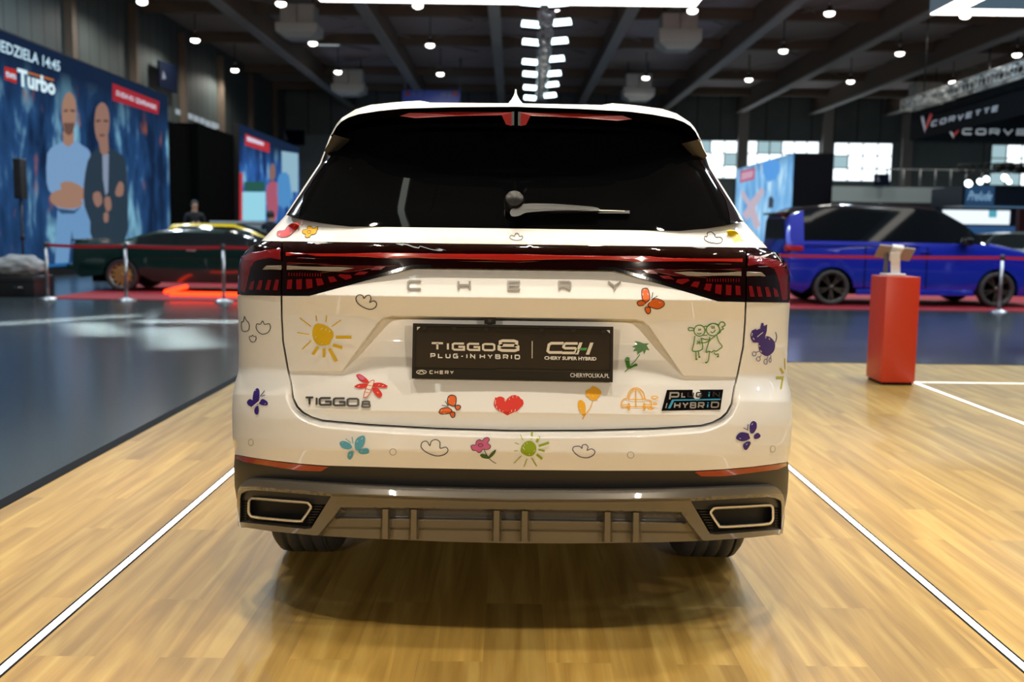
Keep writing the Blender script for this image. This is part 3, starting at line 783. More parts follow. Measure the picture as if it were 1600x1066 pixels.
# ---- glass, pillars, spoiler
gl = [(0, 168), (200, 174), (245, 182), (262, 192), (272, 206), (284, 232), (288.5, 250), (310, 279), (328.4, 308.5), (334, 330), (336, 346.2), (301, 352), (257, 357), (0, 356.6)]
glass = cpanel('rear_window', mirror(gl), d_glass, GLASS, car, step=6, rim=.012)
pil = [(274, 205), (286.5, 214), (291, 224), (303.3, 259), (323, 290), (354.8, 338.5), (357, 341), (337.2, 346), (335.2, 330), (329.5, 308), (311, 278), (289.5, 249.5), (285, 231)]
sil = [(284.5, 206), (290, 216), (293.3, 225), (305.8, 259), (326, 290), (357.8, 340), (354.8, 339), (323, 290.5), (303, 259.5), (290.8, 225), (286.6, 214.5)]
for s in (1, -1):
    cpanel('rear_pillar', [(s * a, l) for a, l in pil], lambda a, l: d_glass(a, l) - .004, BLKG, car, step=6, rim=.02)
    cpanel('side_sill', [(s * a, l) for a, l in sil], lambda a, l: d_glass(a, l) - .001, PAINT, car, step=8, rim=.12)
    wg = [(259, 221), (284.6, 214.3), (299.5, 240), (292, 246), (284, 246.5)]
    cpanel('spoiler_winglet', [(s * a, l) for a, l in wg], lambda a, l: Y0 + .36 + .0030 * (l - 214) + (abs(a) - 259) * .0018, mat('winglet_gloss', (.02, .016, .011), rough=.3, coat=.0, spec=.25), car, step=8, rim=.02)
sp = [(0, 161.4), (134, 162.2), (141, 160.8), (150, 159.4), (170, 160.6), (190, 162.3), (228, 166.9), (251, 174.2), (272, 187.6), (280, 197), (285, 206), (289.5, 216), (285.6, 212), (281, 203), (273.3, 193.8), (262, 187), (245.5, 181.4), (212.6, 175.9), (177.6, 171.9), (100, 168.6), (0, 166.6)]
SPW = Tab([(140, 292), (900, 292)])
cpanel('spoiler', mirror(sp), d_spoil, PAINT, car, step=3, rim=.34, hwf=SPW, pad=.9, rim_mat=BLKG)
for p_ in car.children[-1].data.polygons:
    if p_.material_index == 1 and p_.normal.z > -.2 and p_.center.z > 1.6: p_.material_index = 0
und = [(0, 166.8), (100, 168.8), (177, 172.1), (212, 176.1), (245, 181.6), (262, 187.2), (273, 194), (281, 203.2)]
mb = MB(); full = [(-a, l) for a, l in reversed(und[1:])] + und; vs = []
for a, l in full:
    p = at_l(CX + a, l, d_spoil(a, l) + .004); vs += [p, p + Vector((0, .30, -.004))]
mb.add(vs, [(2 * i, 2 * i + 2, 2 * i + 3, 2 * i + 1) for i in range(len(full) - 1)], mat('spoiler_under', (.012, .011, .01), rough=.22, coat=.3), True)
cobj(mb, 'spoiler_underside')
BL = [(811.7, 175.4), (900, 177.2), (973.5, 181.0), (988, 186.2), (964, 188.8), (900, 183.8), (829, 180.6), (822, 195), (813, 197.2)]
hb = [lev(*p) for p in BL]
for s in (1, -1):
    mb = MB(); pl = [(s * (x - CX), y) for x, y in hb]
    mb.prism(pl, lambda u, v, dd: at_l(CX + u, v, d_spoil(u, v) + .012 + dd + (v - 175) * .0026), 0, .012, mat('brake_red', (.17, .008, .008), rough=.2, coat=.8))
    cobj(mb, 'brake_light')
    for (x0, x1, y0_, y1_) in ((3, 7, 174.5, 196),):
        mb = MB(); mb.prism([(s * x0, y0_), (s * x1, y0_), (s * x1, y1_), (s * x0, y1_)], lambda u, v, dd: at_l(CX + u, v, d_spoil(u, v) + .010 + dd + (v - 175) * .0026), 0, .02, BLKP); cobj(mb, 'washer_cover')
# shark fin aerial
mb = MB(); prof = []
for k in range(9):
    t = k / 8; z0 = 1.0
    w_ = .036 * (1 - t) ** 2.1 + .003; y0_ = 3.30 + .07 * t; y1_ = 3.50 - .10 * t ** .7; zz = at_l(806, 164, 3.4).z - .01 + t * .058
    prof.append([(w_ * math.cos(q) + .006, (y0_ + y1_) / 2 + (y1_ - y0_) / 2 * math.sin(q), zz) for q in [2 * math.pi * j / 16 for j in range(16)]])
vs = [Vector(p) for r_ in prof for p in r_]
mb.add(vs, [(i * 16 + k, i * 16 + (k + 1) % 16, (i + 1) * 16 + (k + 1) % 16, (i + 1) * 16 + k) for i in range(8) for k in range(16)] + [tuple(8 * 16 + k for k in range(16))], PAINT, True)
cobj(mb, 'roof_aerial')
# wiper
def gp(px, py, off):
    lx, ly = lev(px, py); return at_l(lx, ly, d_glass(lx - CX, ly) - off)
WP = mat('wiper_black', (.009, .0085, .008), rough=.35, spec=.35)
mb = MB()
c = gp(803.5, 323, .0); nrm = (gp(803.5, 323, .03) - gp(803.5, 323, 0)); nrm = Vector((0, -.86, .5))
mb.tube([c - nrm * .01, c + nrm * .035, c + nrm * .05, c + nrm * .056], [.032, .032, .027, .012], WP, 24)
wip = cobj(mb, 'wiper', None, 40)
mb = MB()
arm = [(806, 322), (820, 318.5), (850, 318), (900, 320.8), (933, 324.5), (934, 329.5), (900, 329), (850, 330), (822, 332.5), (812, 337), (800, 338), (797, 330)]
mb.prism(smooth_pts(arm, True, 3), lambda u, v, dd: gp(u, v, dd), .030, .048, WP)
mb.obj('wiper_arm', wip)
mb = MB()
mb.prism([(855, 331.6), (930, 329), (984, 329.2), (984, 333.6), (930, 333.2), (860, 333.8)], lambda u, v, dd: gp(u, v, dd), .006, .022, WP)
mb.prism([(933, 327.6), (976, 329.2), (976, 330.4), (933, 329.4)], lambda u, v, dd: gp(u, v, dd), .02, .024, mat('wiper_edge', (.35, .33, .28), rough=.3, metal=.8))
mb.obj('wiper_blade', wip)
for ch in wip.children: ch.matrix_parent_inverse = Matrix.Identity(4)

# ---- number plate
def PL(px, py, dd):
    lx, ly = lev(px, py); return at_l(lx, ly, Y0 + .053 + dd)
HOLD = mat('plate_holder', (.010, .0095, .009), rough=.3)
PFACE = mat('plate_face', (.026, .021, .017), rough=.2, coat=.3)
IVORY = mat('ivory_print', (.72, .66, .55), rough=.4)
WHITEP = mat('white_print', (.82, .8, .76), rough=.4)
mb = MB()
cn = [(645.2, 505.2), (958.4, 510.6), (957.4, 597.2), (643.4, 591.4)]
def inset(k): return [(cn[0][0] + k, cn[0][1] + k), (cn[1][0] - k, cn[1][1] + k), (cn[2][0] - k, cn[2][1] - k), (cn[3][0] + k, cn[3][1] - k)]
mb.prism(cn, PL, .006, .022, HOLD)
o_, i_ = cn, inset(4.2)
for k in range(4):
    j = (k + 1) % 4
    mb.prism([o_[k], o_[j], i_[j], i_[k]], PL, -.004, .008, HOLD)
plate = cobj(mb, 'plate_holder')
def under(mb, nm, par):
    o = mb.obj(nm, par); return o
mb = MB(); mb.prism([(649.5, 510.2), (954, 515.4), (953.6, 580), (647.8, 574.8)], PL, .001, .005, PFACE); pf = under(mb, 'number_plate', plate)
mb = MB(); mb.prism([(648.5, 575.6), (953.5, 581), (953.2, 593), (647.6, 587.6)], PL, -.006, .004, HOLD)
mb.prism([(775, 576.6), (953.5, 580.4), (953.4, 583), (775, 579.5)], PL, -.0065, -.006, PFACE); under(mb, 'holder_bar', plate)
for x, y in ((651.5, 510.8), (953, 516.0)):
    s_ = 1 if x < 700 else -1; mb = MB()
    mb.prism([(x, y), (x + s_ * 5.5, y + .1 * s_), (x, y + 5.5)], PL, .0002, .001, WHITEP); under(mb, 'plate_corner', plate)
for x, y in ((663, 512.5), (709.5, 513.3), (759.5, 514.2), (846, 515.6), (896, 516.5), (943, 517.3)):
    mb = MB(); mb.prism([(x - 3.4, y - 3.5), (x + 3.4, y - 3.4), (x + 3.4, y + 3), (x - 3.4, y + 3)], PL, -.004, .002, HOLD); under(mb, 'retaining_clip', plate)
mb = MB(); mb.prism([(756.5, 495), (775, 495.3), (774.5, 507), (757, 506.7)], lambda u, v, dd: PL(u, v, dd), .012, .05, HOLD)
mb.prism([(763, 499), (768, 499.1), (768, 503.5), (763, 503.4)], PL, .010, .013, mat('screw_grey', (.06, .055, .05), rough=.3)); under(mb, 'camera_housing', plate)
def txt(parent, name, quads, m, base=-.0008, dd=.0004):
    mb = MB()
    for q in quads: mb.add([PL(u, v, base) for u, v in q], [(0, 1, 2, 3)], m)
    return mb.obj(name, parent)
def tilt(quads, x0): # the plate hangs a little crooked: follow its slope
    return [[(u, v + (u - x0) * .0172) for u, v in q] for q in quads]
txt(plate, 'model_name', tilt(lettering('TIGGO', 673, 774, 534.6, 547.4, 3.2, .14), 673), IVORY, .0002)
txt(plate, 'model_number', tilt(lettering('8', 777.5, 811.5, 530.2, 549.8, 4.4), 777), IVORY, .0001)
txt(plate, 'subtitle', tilt(lettering('PLUG-IN', 672.5, 742.5, 552, 559.4, 1.7, .5), 672) + tilt(lettering('HYBRID', 749.5, 812.5, 552, 559.4, 1.7, .45), 672), WHITEP, .0002)
mb = MB(); mb.prism([(831, 533), (832.2, 533), (832.0, 560), (830.8, 560)], PL, .0, .001, IVORY); under(mb, 'divider', plate)
txt(plate, 'logo_letters', lettering('C', 853, 880, 534.4, 553, 4.2, .1, .18) + lettering('S', 876, 901, 534.8, 553.6, 4.0, .1, .22), IVORY, .0002)
hs = 5.4
txt(plate, 'logo_letter', [[(905.2, 535.2), (910.2, 535.3), (903.5, 554), (898.2, 553.9)], [(922.2, 535.5), (927.4, 535.6), (920.6, 554.3), (915.2, 554.2)]], IVORY, .0002)
GRN = mat('logo_green', (.06, .30, .07), rough=.4)
txt(plate, 'logo_green_bar', [[(907, 543.6), (917.5, 543.6), (915.8, 547.6), (903.5, 547.4)]], GRN, .0001)
def fontq(parent, name, text, x0, x1, y0, y1, m, fn, bold=.01, slope=.0172, slant=0, d0=0.0):
    vs, fs = font_shape(text, bold); mb = MB()
    mb.add([fn(x0 + (x1 - x0) * x + slant * y * (y1 - y0), y1 - y * (y1 - y0) + (x1 - x0) * x * slope, d0) for x, y in vs], fs, m)
    return mb.obj(name, parent)
fontq(plate, 'slogan', 'CHERY SUPER HYBRID', 850.5, 932, 556.6, 562.2, WHITEP, PL, .03, .0172, 0, .0002)
fontq(plate, 'web_address', 'CHERYPOLSKA.PL', 891, 952, 583.0, 589.6, WHITEP, PL, .005, .0172, 0, -.0068)
txt(plate, 'maker_name', tilt(lettering('CHERY', 671, 709, 578.8, 584.4, 1.4, .35), 671), IVORY, -.0065)
lo_ = [(658.5 + 7.6 * math.cos(k * .3142), 581.6 + 3.0 * math.sin(k * .3142)) for k in range(20)]
txt(plate, 'maker_logo', ribbon(lo_, 1.2, True) + ribbon([(653, 583.6), (658.5, 579.4), (664, 583.8)], 1.3), IVORY, -.0066)
for ch in plate.children: ch.matrix_parent_inverse = Matrix.Identity(4)

# ---- chrome lettering on the tailgate
def raised(name, quads, m, h=.007, base=0.0):
    mb = MB()
    for q in quads:
        def fn(u, v, dd):
            lx, ly = lev(u, v); return at_l(lx, ly, d_all(lx - CX, ly) - dd)
        mb.prism(q, fn, -.002, h, m)
    return cobj(mb, name)
for ch, x0, x1, y0_ in (('C', 636.2, 659, 437.4), ('H', 715, 735.4, 437.8), ('E', 793, 814, 438.4), ('R', 872.4, 892.6, 438.6), ('Y', 949, 971, 438.8)):
    raised('chrome_letter', lettering(ch, x0, x1, y0_, y0_ + 15.2, 2.9), CHROME)
for ch, x0, x1, y0_, y1_, st in (('T', 476, 491, 619.6, 633.6, 3), ('I', 493, 496.4, 620, 634, 3), ('G', 498, 518.2, 620.4, 634.2, 3), ('G', 519.8, 540, 621, 635, 3), ('O', 541.4, 561.4, 621.6, 635.6, 3), ('8', 564.4, 579.2, 626, 637.6, 2.6)):
    raised('badge_letter', lettering(ch, x0, x1, y0_, y1_, st), CHROME, .006)
pq = [(1042.2, 609.4), (1130, 608.8), (1125.4, 639.8), (1124, 640.4), (1033.6, 642)]
mb = MB()
def gfn(u, v, dd):
    lx, ly = lev(u, v); return at_l(lx, ly, d_gate(lx - CX, ly) - dd)
mb.prism(pq, gfn, -.002, .006, BLKG)
badge = cobj(mb, 'hybrid_badge')
BLU = mat('badge_blue', (.05, .30, .48), rough=.3); SILV = mat('badge_silver', (.55, .5, .43), rough=.3, metal=.6); GUN = mat('badge_gunmetal', (.05, .048, .045), rough=.2, metal=.4)
def onb(name, quads, m):
    mb = MB()
    for q in quads: mb.prism(q, gfn, .0062, .0085, m)
    o = mb.obj(name, badge); o.matrix_parent_inverse = Matrix.Identity(4)
onb('letter_silver', lettering('P', 1045, 1060.5, 612.6, 625.5, 2.6, .2, .12) + lettering('L', 1064, 1071.5, 613, 621.4, 2, .2, .1), SILV)
onb('letter_gunmetal', lettering('UG', 1073.5, 1097, 612.6, 621.2, 2, .3, .1) + lettering('N', 1113, 1124.5, 612, 620.8, 2, .2, .1), GUN)
onb('letter_blue', lettering('i', 1104, 1111, 611.6, 621, 2.2, .2, .1) + [[(1050, 624.4), (1126, 623.0), (1125.7, 625.2), (1052, 626.6)], [(1050, 624.4), (1053.2, 626.4), (1047.4, 638.4), (1043.6, 638.4)]], BLU)
onb('hybrid_word', lettering('HYBR', 1052.5, 1100, 628.4, 638.4, 2.3, .22, .12) + lettering('D', 1110, 1123, 627.6, 637.6, 2.3, .2, .12), SILV)
onb('hybrid_letter_blue', lettering('i', 1102, 1108.5, 627.6, 638, 2.2, .2, .12), BLU)
onb('side_word', [[(1041.5, 630), (1043, 630), (1041, 638), (1039.5, 638)]], SILV)
# ---- the children's drawings (flat stickers on the paint)
z7 = lambda x, y: (360 + x / 3.552, 340 + y / 3.552)
z8 = lambda x, y: (800 + x / 3.552, 340 + y / 3.552)
zA = lambda x, y: (360 + x / 3.552, 580 + y / 3.552)
zB = lambda x, y: (800 + x / 3.552, 580 + y / 3.552)
zC = lambda x, y: (460 + x / 5.333, 450 + y / 5.333)
zD = lambda x, y: (660 + x / 7.615, 600 + y / 7.615)
zE = lambda x, y: (890 + x / 6.4, 500 + y / 6.4)
zF = lambda x, y: (1060 + x / 6.661, 480 + y / 6.661)
mp = lambda z, pts: [z(*p) for p in pts]
SM = lambda n, c: mat('sticker_' + n, c, rough=.4, coat=.05)
BLACK = SM('black', (.02, .018, .016)); RED = SM('red', (.70, .035, .02)); ORA = SM('orange', (.78, .13, .012)); YEL = SM('yellow', (.72, .46, .008)); LEM = SM('lemon', (.85, .66, .0))
AMB = SM('amber', (.86, .42, .01)); PUR = SM('purple', (.04, .018, .20)); SKY = SM('sky', (.10, .40, .55)); GRE = SM('green', (.045, .22, .012)); LIM = SM('lime', (.27, .40, .004)); PIN = SM('pink', (.62, .12, .28)); CRE = SM('cream', (.86, .80, .70)); LEAF = SM('leaf', (.04, .15, .02)); INK = SM('ink', (.05, .03, .09))
def circ(cx, cy, rx, ry=None, n=20, ph=0): return [(cx + rx * math.cos(2 * math.pi * k / n + ph), cy + (ry or rx) * math.sin(2 * math.pi * k / n + ph)) for k in range(n)]
def flecks(d, z, lst, m=CRE, w=.7):
    for x0, y0, x1, y1 in lst: d.line(mp(z, [(x0, y0), (x1, y1)]), w, m)
def cloud(z, pts, w, m, label):
    d = Deco(); d.line(mp(z, pts), w * 1.4, m, 4, True); d.done('cloud_sticker', label)
def butterfly(z, wings, body, ants, m, label, outline=None, fl=(), name='butterfly_sticker', bw=2.0):
    d = Deco()
    for wg in wings:
        p = smooth_pts(mp(z, wg), True, 4)
        d.fill(p, m)
        if outline: d.line(p, 1.3, outline, 0, True)
    if body: d.line(mp(z, body), bw, CRE)
    for a in ants: d.line(mp(z, a), 1.1, outline or m)
    flecks(d, z, fl)
    d.done(name, label)
def sun(z, disc, rays, m, k, label, fl):
    d = Deco(); d.fill(mp(z, disc), m, 4)
    for x0, y0, x1, y1, w_ in rays:
        d.line(mp(z, [(x0, y0), (x1, y1)]), w_ / k, m)
    flecks(d, z, fl, CRE, 1.0)
    d.done('sun_sticker', label)

d = Deco(); p = mp(z7, [(258, 95), (265, 75), (300, 70), (320, 45), (355, 28), (380, 32), (378, 52), (350, 80), (330, 100), (295, 110), (265, 105)]); d.fill(p, RED, 3); d.line(p, .8, BLACK, 3, True)
flecks(d, z7, [(268, 98, 276, 90), (350, 50, 362, 38), (330, 92, 342, 80)]); d.done('bug_sticker', 'red bug drawing')
d = Deco(); p = mp(z7, [(400, 85), (403, 68), (425, 65), (430, 48), (452, 52), (460, 60), (485, 50), (480, 72), (470, 90), (448, 95), (440, 108), (415, 108), (418, 92)]); d.fill(p, AMB, 3); d.line(p, .7, BLACK, 3, True); d.line(mp(z7, circ(437, 80, 10, 8, 12)), .7, BLACK, 2, True); d.done('flower_sticker', 'small orange flower drawing')
cloud(lambda x, y: (x, y), [(796.5, 371.5), (799, 367.5), (803.6, 369), (806, 364.6), (810, 365.4), (811.6, 369.2), (816, 368.6), (816.6, 372), (812, 374.8), (803, 374.8)], .7, BLACK, 'tiny outlined cloud drawing')
cloud(z8, [(1068, 120), (1070, 105), (1083, 103), (1085, 85), (1105, 80), (1125, 95), (1130, 108), (1155, 108), (1168, 122), (1160, 138), (1135, 143), (1090, 135)], .75, BLACK, 'outlined cloud drawing')
d = Deco(); d.fill(mp(z8, [(1192, 75), (1215, 65), (1240, 75), (1260, 90), (1275, 100), (1268, 116), (1285, 125), (1280, 135), (1262, 128), (1255, 132), (1240, 140), (1228, 128), (1220, 110), (1198, 95)]), LEM); d.done('splash_sticker', 'bright yellow scribble')
cloud(zC, [(512, 90), (530, 60), (565, 62), (580, 87), (600, 65), (628, 62), (638, 90), (628, 121), (660, 108), (685, 130), (672, 165), (630, 180), (575, 162), (530, 130)], 1.0, BLACK, 'outlined cloud drawing')
sun(zC, [(178, 302), (230, 302), (280, 325), (318, 360), (325, 405), (305, 435), (290, 470), (240, 482), (195, 472), (165, 440), (150, 395), (155, 340)],
    [(45, 250, 138, 320, 9), (180, 230, 185, 275, 9), (268, 228, 262, 285, 9), (388, 268, 312, 320, 9), (25, 372, 122, 388, 9), (140, 440, 65, 510, 10), (345, 410, 475, 410, 25), (320, 475, 400, 498, 25), (195, 490, 152, 555, 23), (247, 505, 246, 578, 21), (290, 505, 350, 612, 25)], YEL, 5.333, 'yellow sun drawing',
    [(220, 345, 236, 330), (258, 355, 268, 338), (290, 370, 296, 352), (172, 418, 184, 404), (222, 470, 234, 460)])
cloud(z7, [(60, 600), (62, 580), (72, 577), (78, 550), (88, 570), (98, 580), (105, 600), (100, 625), (80, 633), (65, 625)], .8, BLACK, 'outlined cloud drawing')
cloud(z7, [(142, 610), (148, 590), (165, 593), (178, 575), (190, 593), (215, 590), (222, 612), (208, 638), (180, 648), (155, 635)], .8, BLACK, 'outlined cloud drawing')
cloud(z7, [(104, 668), (110, 658), (117, 661), (123, 652), (130, 661), (140, 660), (142, 675), (132, 690), (115, 688)], .7, BLACK, 'tiny outlined cloud drawing')
butterfly(zA, [[(125, 170), (128, 120), (145, 95), (160, 105), (160, 150), (150, 185)], [(92, 170), (110, 155), (135, 175), (130, 200), (100, 190)], [(165, 165), (180, 155), (205, 170), (205, 188), (180, 190), (160, 180)], [(140, 200), (155, 195), (155, 235), (140, 240), (132, 220)]],
          [(122, 200), (165, 165)], [[(165, 140), (190, 108)], [(172, 142), (192, 132)]], PUR, 'purple butterfly drawing', None, [(136, 110, 142, 104), (190, 184, 196, 178)])
d = Deco()
for wg, c in (([(515, 730), (545, 718), (590, 745), (620, 780), (600, 795), (550, 775)], RED), ([(500, 820), (545, 798), (610, 800), (605, 825), (560, 838), (520, 832)], RED), ([(660, 795), (720, 790), (775, 815), (760, 832), (700, 828), (655, 820)], RED), ([(650, 835), (690, 830), (728, 875), (728, 900), (705, 915), (665, 880)], RED)):
    d.fill(mp(zC, wg), c, 3)
d.fill(mp(zC, [(530, 735), (550, 728), (585, 750), (570, 768), (545, 760)]), PIN, 3)
p = mp(zC, [(655, 768), (662, 790), (620, 890), (585, 914), (578, 895), (612, 800)]); d.fill(p, CRE, 3); d.line(p, 1.0, RED, 3, True)
for a, b, c, e in ((610, 810, 645, 815), (600, 840, 636, 848), (592, 868, 622, 874)): d.line(mp(zC, [(a, b), (c, e)]), .8, RED)
flecks(d, zC, [(700, 812, 712, 806), (730, 818, 744, 812), (690, 868, 700, 876), (530, 822, 545, 816)]); d.done('dragonfly_sticker', 'red dragonfly drawing')
butterfly(z8, [[(720, 405), (735, 393), (755, 398), (765, 440), (760, 460), (740, 475), (725, 455)], [(695, 472), (715, 460), (740, 470), (735, 485), (705, 490)], [(770, 460), (800, 450), (840, 465), (843, 490), (810, 508), (775, 500), (755, 490)], [(740, 500), (765, 500), (768, 525), (755, 535), (742, 520)]],
          [(727, 496), (773, 457)], [[(775, 450), (782, 415)], [(780, 452), (808, 435)]], ORA, 'orange butterfly drawing with black outline', BLACK, [(726, 420, 726, 432), (732, 402, 738, 400), (752, 420, 756, 430), (815, 470, 825, 474)])
d = Deco(); d.fill(mp(zE, [(650, 212), (700, 220), (740, 235), (795, 235), (770, 255), (800, 305), (765, 300), (745, 345), (735, 310), (710, 325), (675, 350), (680, 310), (635, 315), (660, 280), (625, 268), (680, 245)]), GRE); d.line(mp(zE, [(703, 345), (660, 405), (615, 450)]), 1.3, GRE, 3)
d.fill(mp(zE, [(552, 400), (570, 372), (600, 380), (600, 420), (612, 460), (660, 435), (680, 455), (640, 470), (600, 490), (575, 480), (560, 430)]), GRE, 3); d.line(mp(zE, [(590, 485), (552, 520)]), 1.3, GRE); d.done('palm_sticker', 'green flower drawing with spiky petals')
d = Deco(); W = 1.45
for pts, cl in ((circ(220, 245, 57), True), (circ(360, 235, 69, 64), True), ([(108, 215), (150, 218), (162, 240), (110, 245)], True), ([(262, 208), (285, 198), (302, 206)], False), ([(420, 190), (440, 157), (475, 160), (485, 190), (455, 208), (470, 225), (445, 240), (430, 268), (403, 274)], False),
                ([(300, 205), (340, 175), (385, 172), (425, 190)], False), ([(216, 225), (211, 246)], False), ([(231, 224), (226, 245)], False), ([(350, 195), (350, 226)], False), ([(370, 195), (369, 226)], False), ([(195, 268), (215, 281), (240, 268)], False), ([(335, 254), (358, 268), (385, 238)], False),
                ([(172, 298), (160, 380), (148, 458), (250, 438), (236, 322)], False), ([(180, 456), (184, 545)], False), ([(206, 452), (216, 520)], False), ([(396, 290), (420, 360), (455, 410), (420, 442), (392, 460), (370, 453), (345, 470), (318, 458), (286, 466), (320, 350), (325, 308)], False),
                ([(232, 322), (280, 335), (335, 335), (382, 300)], False), ([(215, 370), (275, 370), (335, 346)], False), ([(192, 385), (228, 350)], False), ([(196, 350), (226, 390)], False), ([(322, 465), (316, 520), (305, 568), (280, 580)], False), ([(368, 470), (388, 494), (415, 488), (412, 522)], False), ([(262, 295), (300, 290)], False)):
    d.line(mp(zF, pts), W, GRE, 3 if len(pts) > 2 else 0, cl)
for x, y in ((187, 542), (218, 520), (288, 577), (411, 515)): d.fill(mp(zF, circ(x, y, 11, 10, 10)), GRE)
d.done('children_sticker', 'green line drawing of two hugging girls')
d = Deco(); d.fill(mp(zF, [(835, 380), (860, 330), (905, 305), (950, 310), (1000, 360), (1005, 420), (985, 470), (930, 510), (880, 495), (845, 455)]), PUR, 3); d.fill(mp(zF, [(750, 290), (765, 245), (805, 225), (850, 228), (865, 165), (885, 165), (890, 197), (925, 180), (920, 250), (905, 300), (860, 340), (840, 370), (780, 370), (755, 330)]), PUR)
d.line(mp(zF, [(1010, 260), (1025, 310), (1008, 370)]), 1.0, PUR, 3)
for x, y, rx, ry, ax, ay in ((790, 487, 19, 22, 845, 460), (833, 540, 20, 23, 862, 500), (908, 568, 17, 28, 932, 512), (955, 553, 12, 22, 963, 502)):
    d.line(mp(zF, circ(x, y, rx, ry, 14)), .9, PUR, 2, True); d.line(mp(zF, [(ax, ay), (x + rx * .6, y - ry * .6)]), .9, PUR)
flecks(d, zF, [(770, 270, 762, 300), (805, 232, 830, 230), (820, 310, 880, 262), (905, 322, 915, 315), (940, 325, 952, 338), (838, 400, 850, 410), (852, 450, 868, 470), (775, 320, 790, 340)], CRE, 1.0); d.done('dog_sticker', 'purple scribbled dog drawing')
d = Deco(); OLI = SM('olive', (.45, .38, .03)); d.line(mp(zF, [(1107, 535), (1108, 590), (1112, 650)]), 1.6, OLI); d.line(mp(zF, [(1062, 635), (1092, 690)]), 3.4, OLI); d.line(mp(zF, [(1015, 735), (1075, 735)]), 4.2, OLI); d.line(mp(zF, [(1090, 720), (1066, 850)]), 2.6, OLI); d.done('flower_sticker', 'yellow flower drawing wrapping round the corner')
butterfly(zB, [[(1320, 300), (1335, 278), (1355, 285), (1358, 315), (1340, 345), (1322, 340)], [(1245, 365), (1270, 340), (1315, 348), (1320, 375), (1280, 390), (1250, 380)], [(1345, 355), (1365, 343), (1380, 360), (1365, 375), (1345, 375)], [(1285, 405), (1310, 390), (1325, 400), (1305, 435), (1290, 435), (1283, 420)]],
          [(1316, 346), (1336, 396)], [[(1308, 330), (1310, 295)], [(1305, 326), (1285, 315)]], PUR, 'purple butterfly drawing', None, [(1330, 300, 1336, 290), (1262, 372, 1270, 376), (1300, 410, 1306, 402)])
butterfly(zD, [[(300, 205), (310, 150), (350, 132), (395, 150), (402, 200), (385, 260), (350, 258), (310, 240)], [(390, 265), (430, 252), (455, 270), (440, 300), (405, 305)], [(200, 330), (225, 295), (310, 282), (350, 320), (330, 350), (240, 360), (205, 350)], [(330, 345), (380, 335), (385, 385), (360, 402), (340, 385)]],
          [(312, 264), (398, 328)], [[(310, 265), (270, 205)], [(305, 268), (230, 255)]], ORA, 'orange butterfly drawing with black outline', BLACK, [(310, 190, 316, 170), (378, 235, 388, 225), (250, 350, 275, 350), (222, 320, 232, 310)], bw=2.6)
d = Deco(); d.fill(mp(zD, [(868, 158), (885, 166), (905, 152), (930, 150), (962, 160), (980, 178), (995, 200), (1005, 180), (1020, 165), (1060, 138), (1100, 132), (1150, 150), (1172, 178), (1196, 190), (1205, 235), (1190, 262), (1170, 280), (1128, 325), (1100, 332), (1060, 352), (1010, 376), (985, 362), (940, 335), (905, 318), (870, 290), (848, 250), (855, 200)]), RED)
flecks(d, zD, [(870, 190, 868, 245), (882, 262, 884, 290), (918, 300, 922, 320), (955, 320, 960, 335), (1040, 340, 1044, 350), (1062, 310, 1060, 335), (1108, 300, 1100, 325), (1075, 145, 1078, 165), (1035, 172, 1036, 190), (975, 185, 990, 210), (1120, 150, 1122, 160)], CRE, .8); d.done('heart_sticker', 'scribbled red heart')
cloud(zA, [(1058, 420), (1065, 395), (1090, 390), (1107, 414), (1115, 390), (1140, 380), (1163, 395), (1164, 428), (1195, 422), (1208, 440), (1190, 462), (1150, 472), (1105, 460), (1075, 442)], .9, BLACK, 'outlined cloud drawing')
d = Deco(); d.line(mp(zD, [(735, 785), (762, 840), (792, 885), (835, 925), (878, 948)]), .9, BLACK, 3)
p = smooth_pts(mp(zD, [(575, 745), (600, 725), (635, 727), (640, 685), (680, 662), (712, 678), (740, 645), (780, 637), (798, 665), (775, 705), (812, 735), (800, 770), (760, 782), (722, 780), (690, 815), (660, 815), (640, 795), (600, 790)]), True, 3); d.fill(p, PIN); d.line(p, .9, BLACK, 0, True); d.line(mp(zD, circ(692, 730, 27, 18, 14)), .9, BLACK, 2, True)
for lf in ([(690, 850), (720, 835), (790, 870), (785, 888), (720, 880)], [(795, 880), (810, 840), (868, 785), (865, 815), (830, 860)]):
    p = smooth_pts(mp(zD, lf), True, 3); d.fill(p, LEAF); d.line(p, .7, BLACK, 0, True)
d.done('flower_sticker', 'pink flower drawing with green leaves')
sun(zD, [(1265, 678), (1310, 690), (1345, 725), (1355, 775), (1340, 825), (1300, 858), (1250, 860), (1200, 835), (1168, 800), (1180, 740), (1220, 695)],
    [(1305, 570, 1298, 660, 24), (1390, 625, 1358, 695, 28), (1505, 700, 1385, 740, 28), (1380, 782, 1455, 800, 22), (1360, 840, 1425, 895, 26), (1300, 880, 1360, 980, 10), (1245, 888, 1212, 985, 8), (1180, 855, 1092, 945, 8), (1165, 600, 1200, 672, 8), (1100, 700, 1150, 718, 9), (1092, 797, 1135, 797, 9)], LIM, 7.615, 'lime green sun drawing',
    [(1195, 750, 1215, 785), (1210, 720, 1216, 735), (1270, 830, 1276, 850), (1325, 800, 1338, 790), (1240, 700, 1246, 712)])
cloud(zB, [(338, 440), (345, 420), (375, 418), (388, 429), (391, 412), (410, 408), (422, 422), (417, 440), (440, 432), (460, 445), (450, 468), (415, 482), (370, 472)], .9, INK, 'outlined cloud drawing in dark purple')
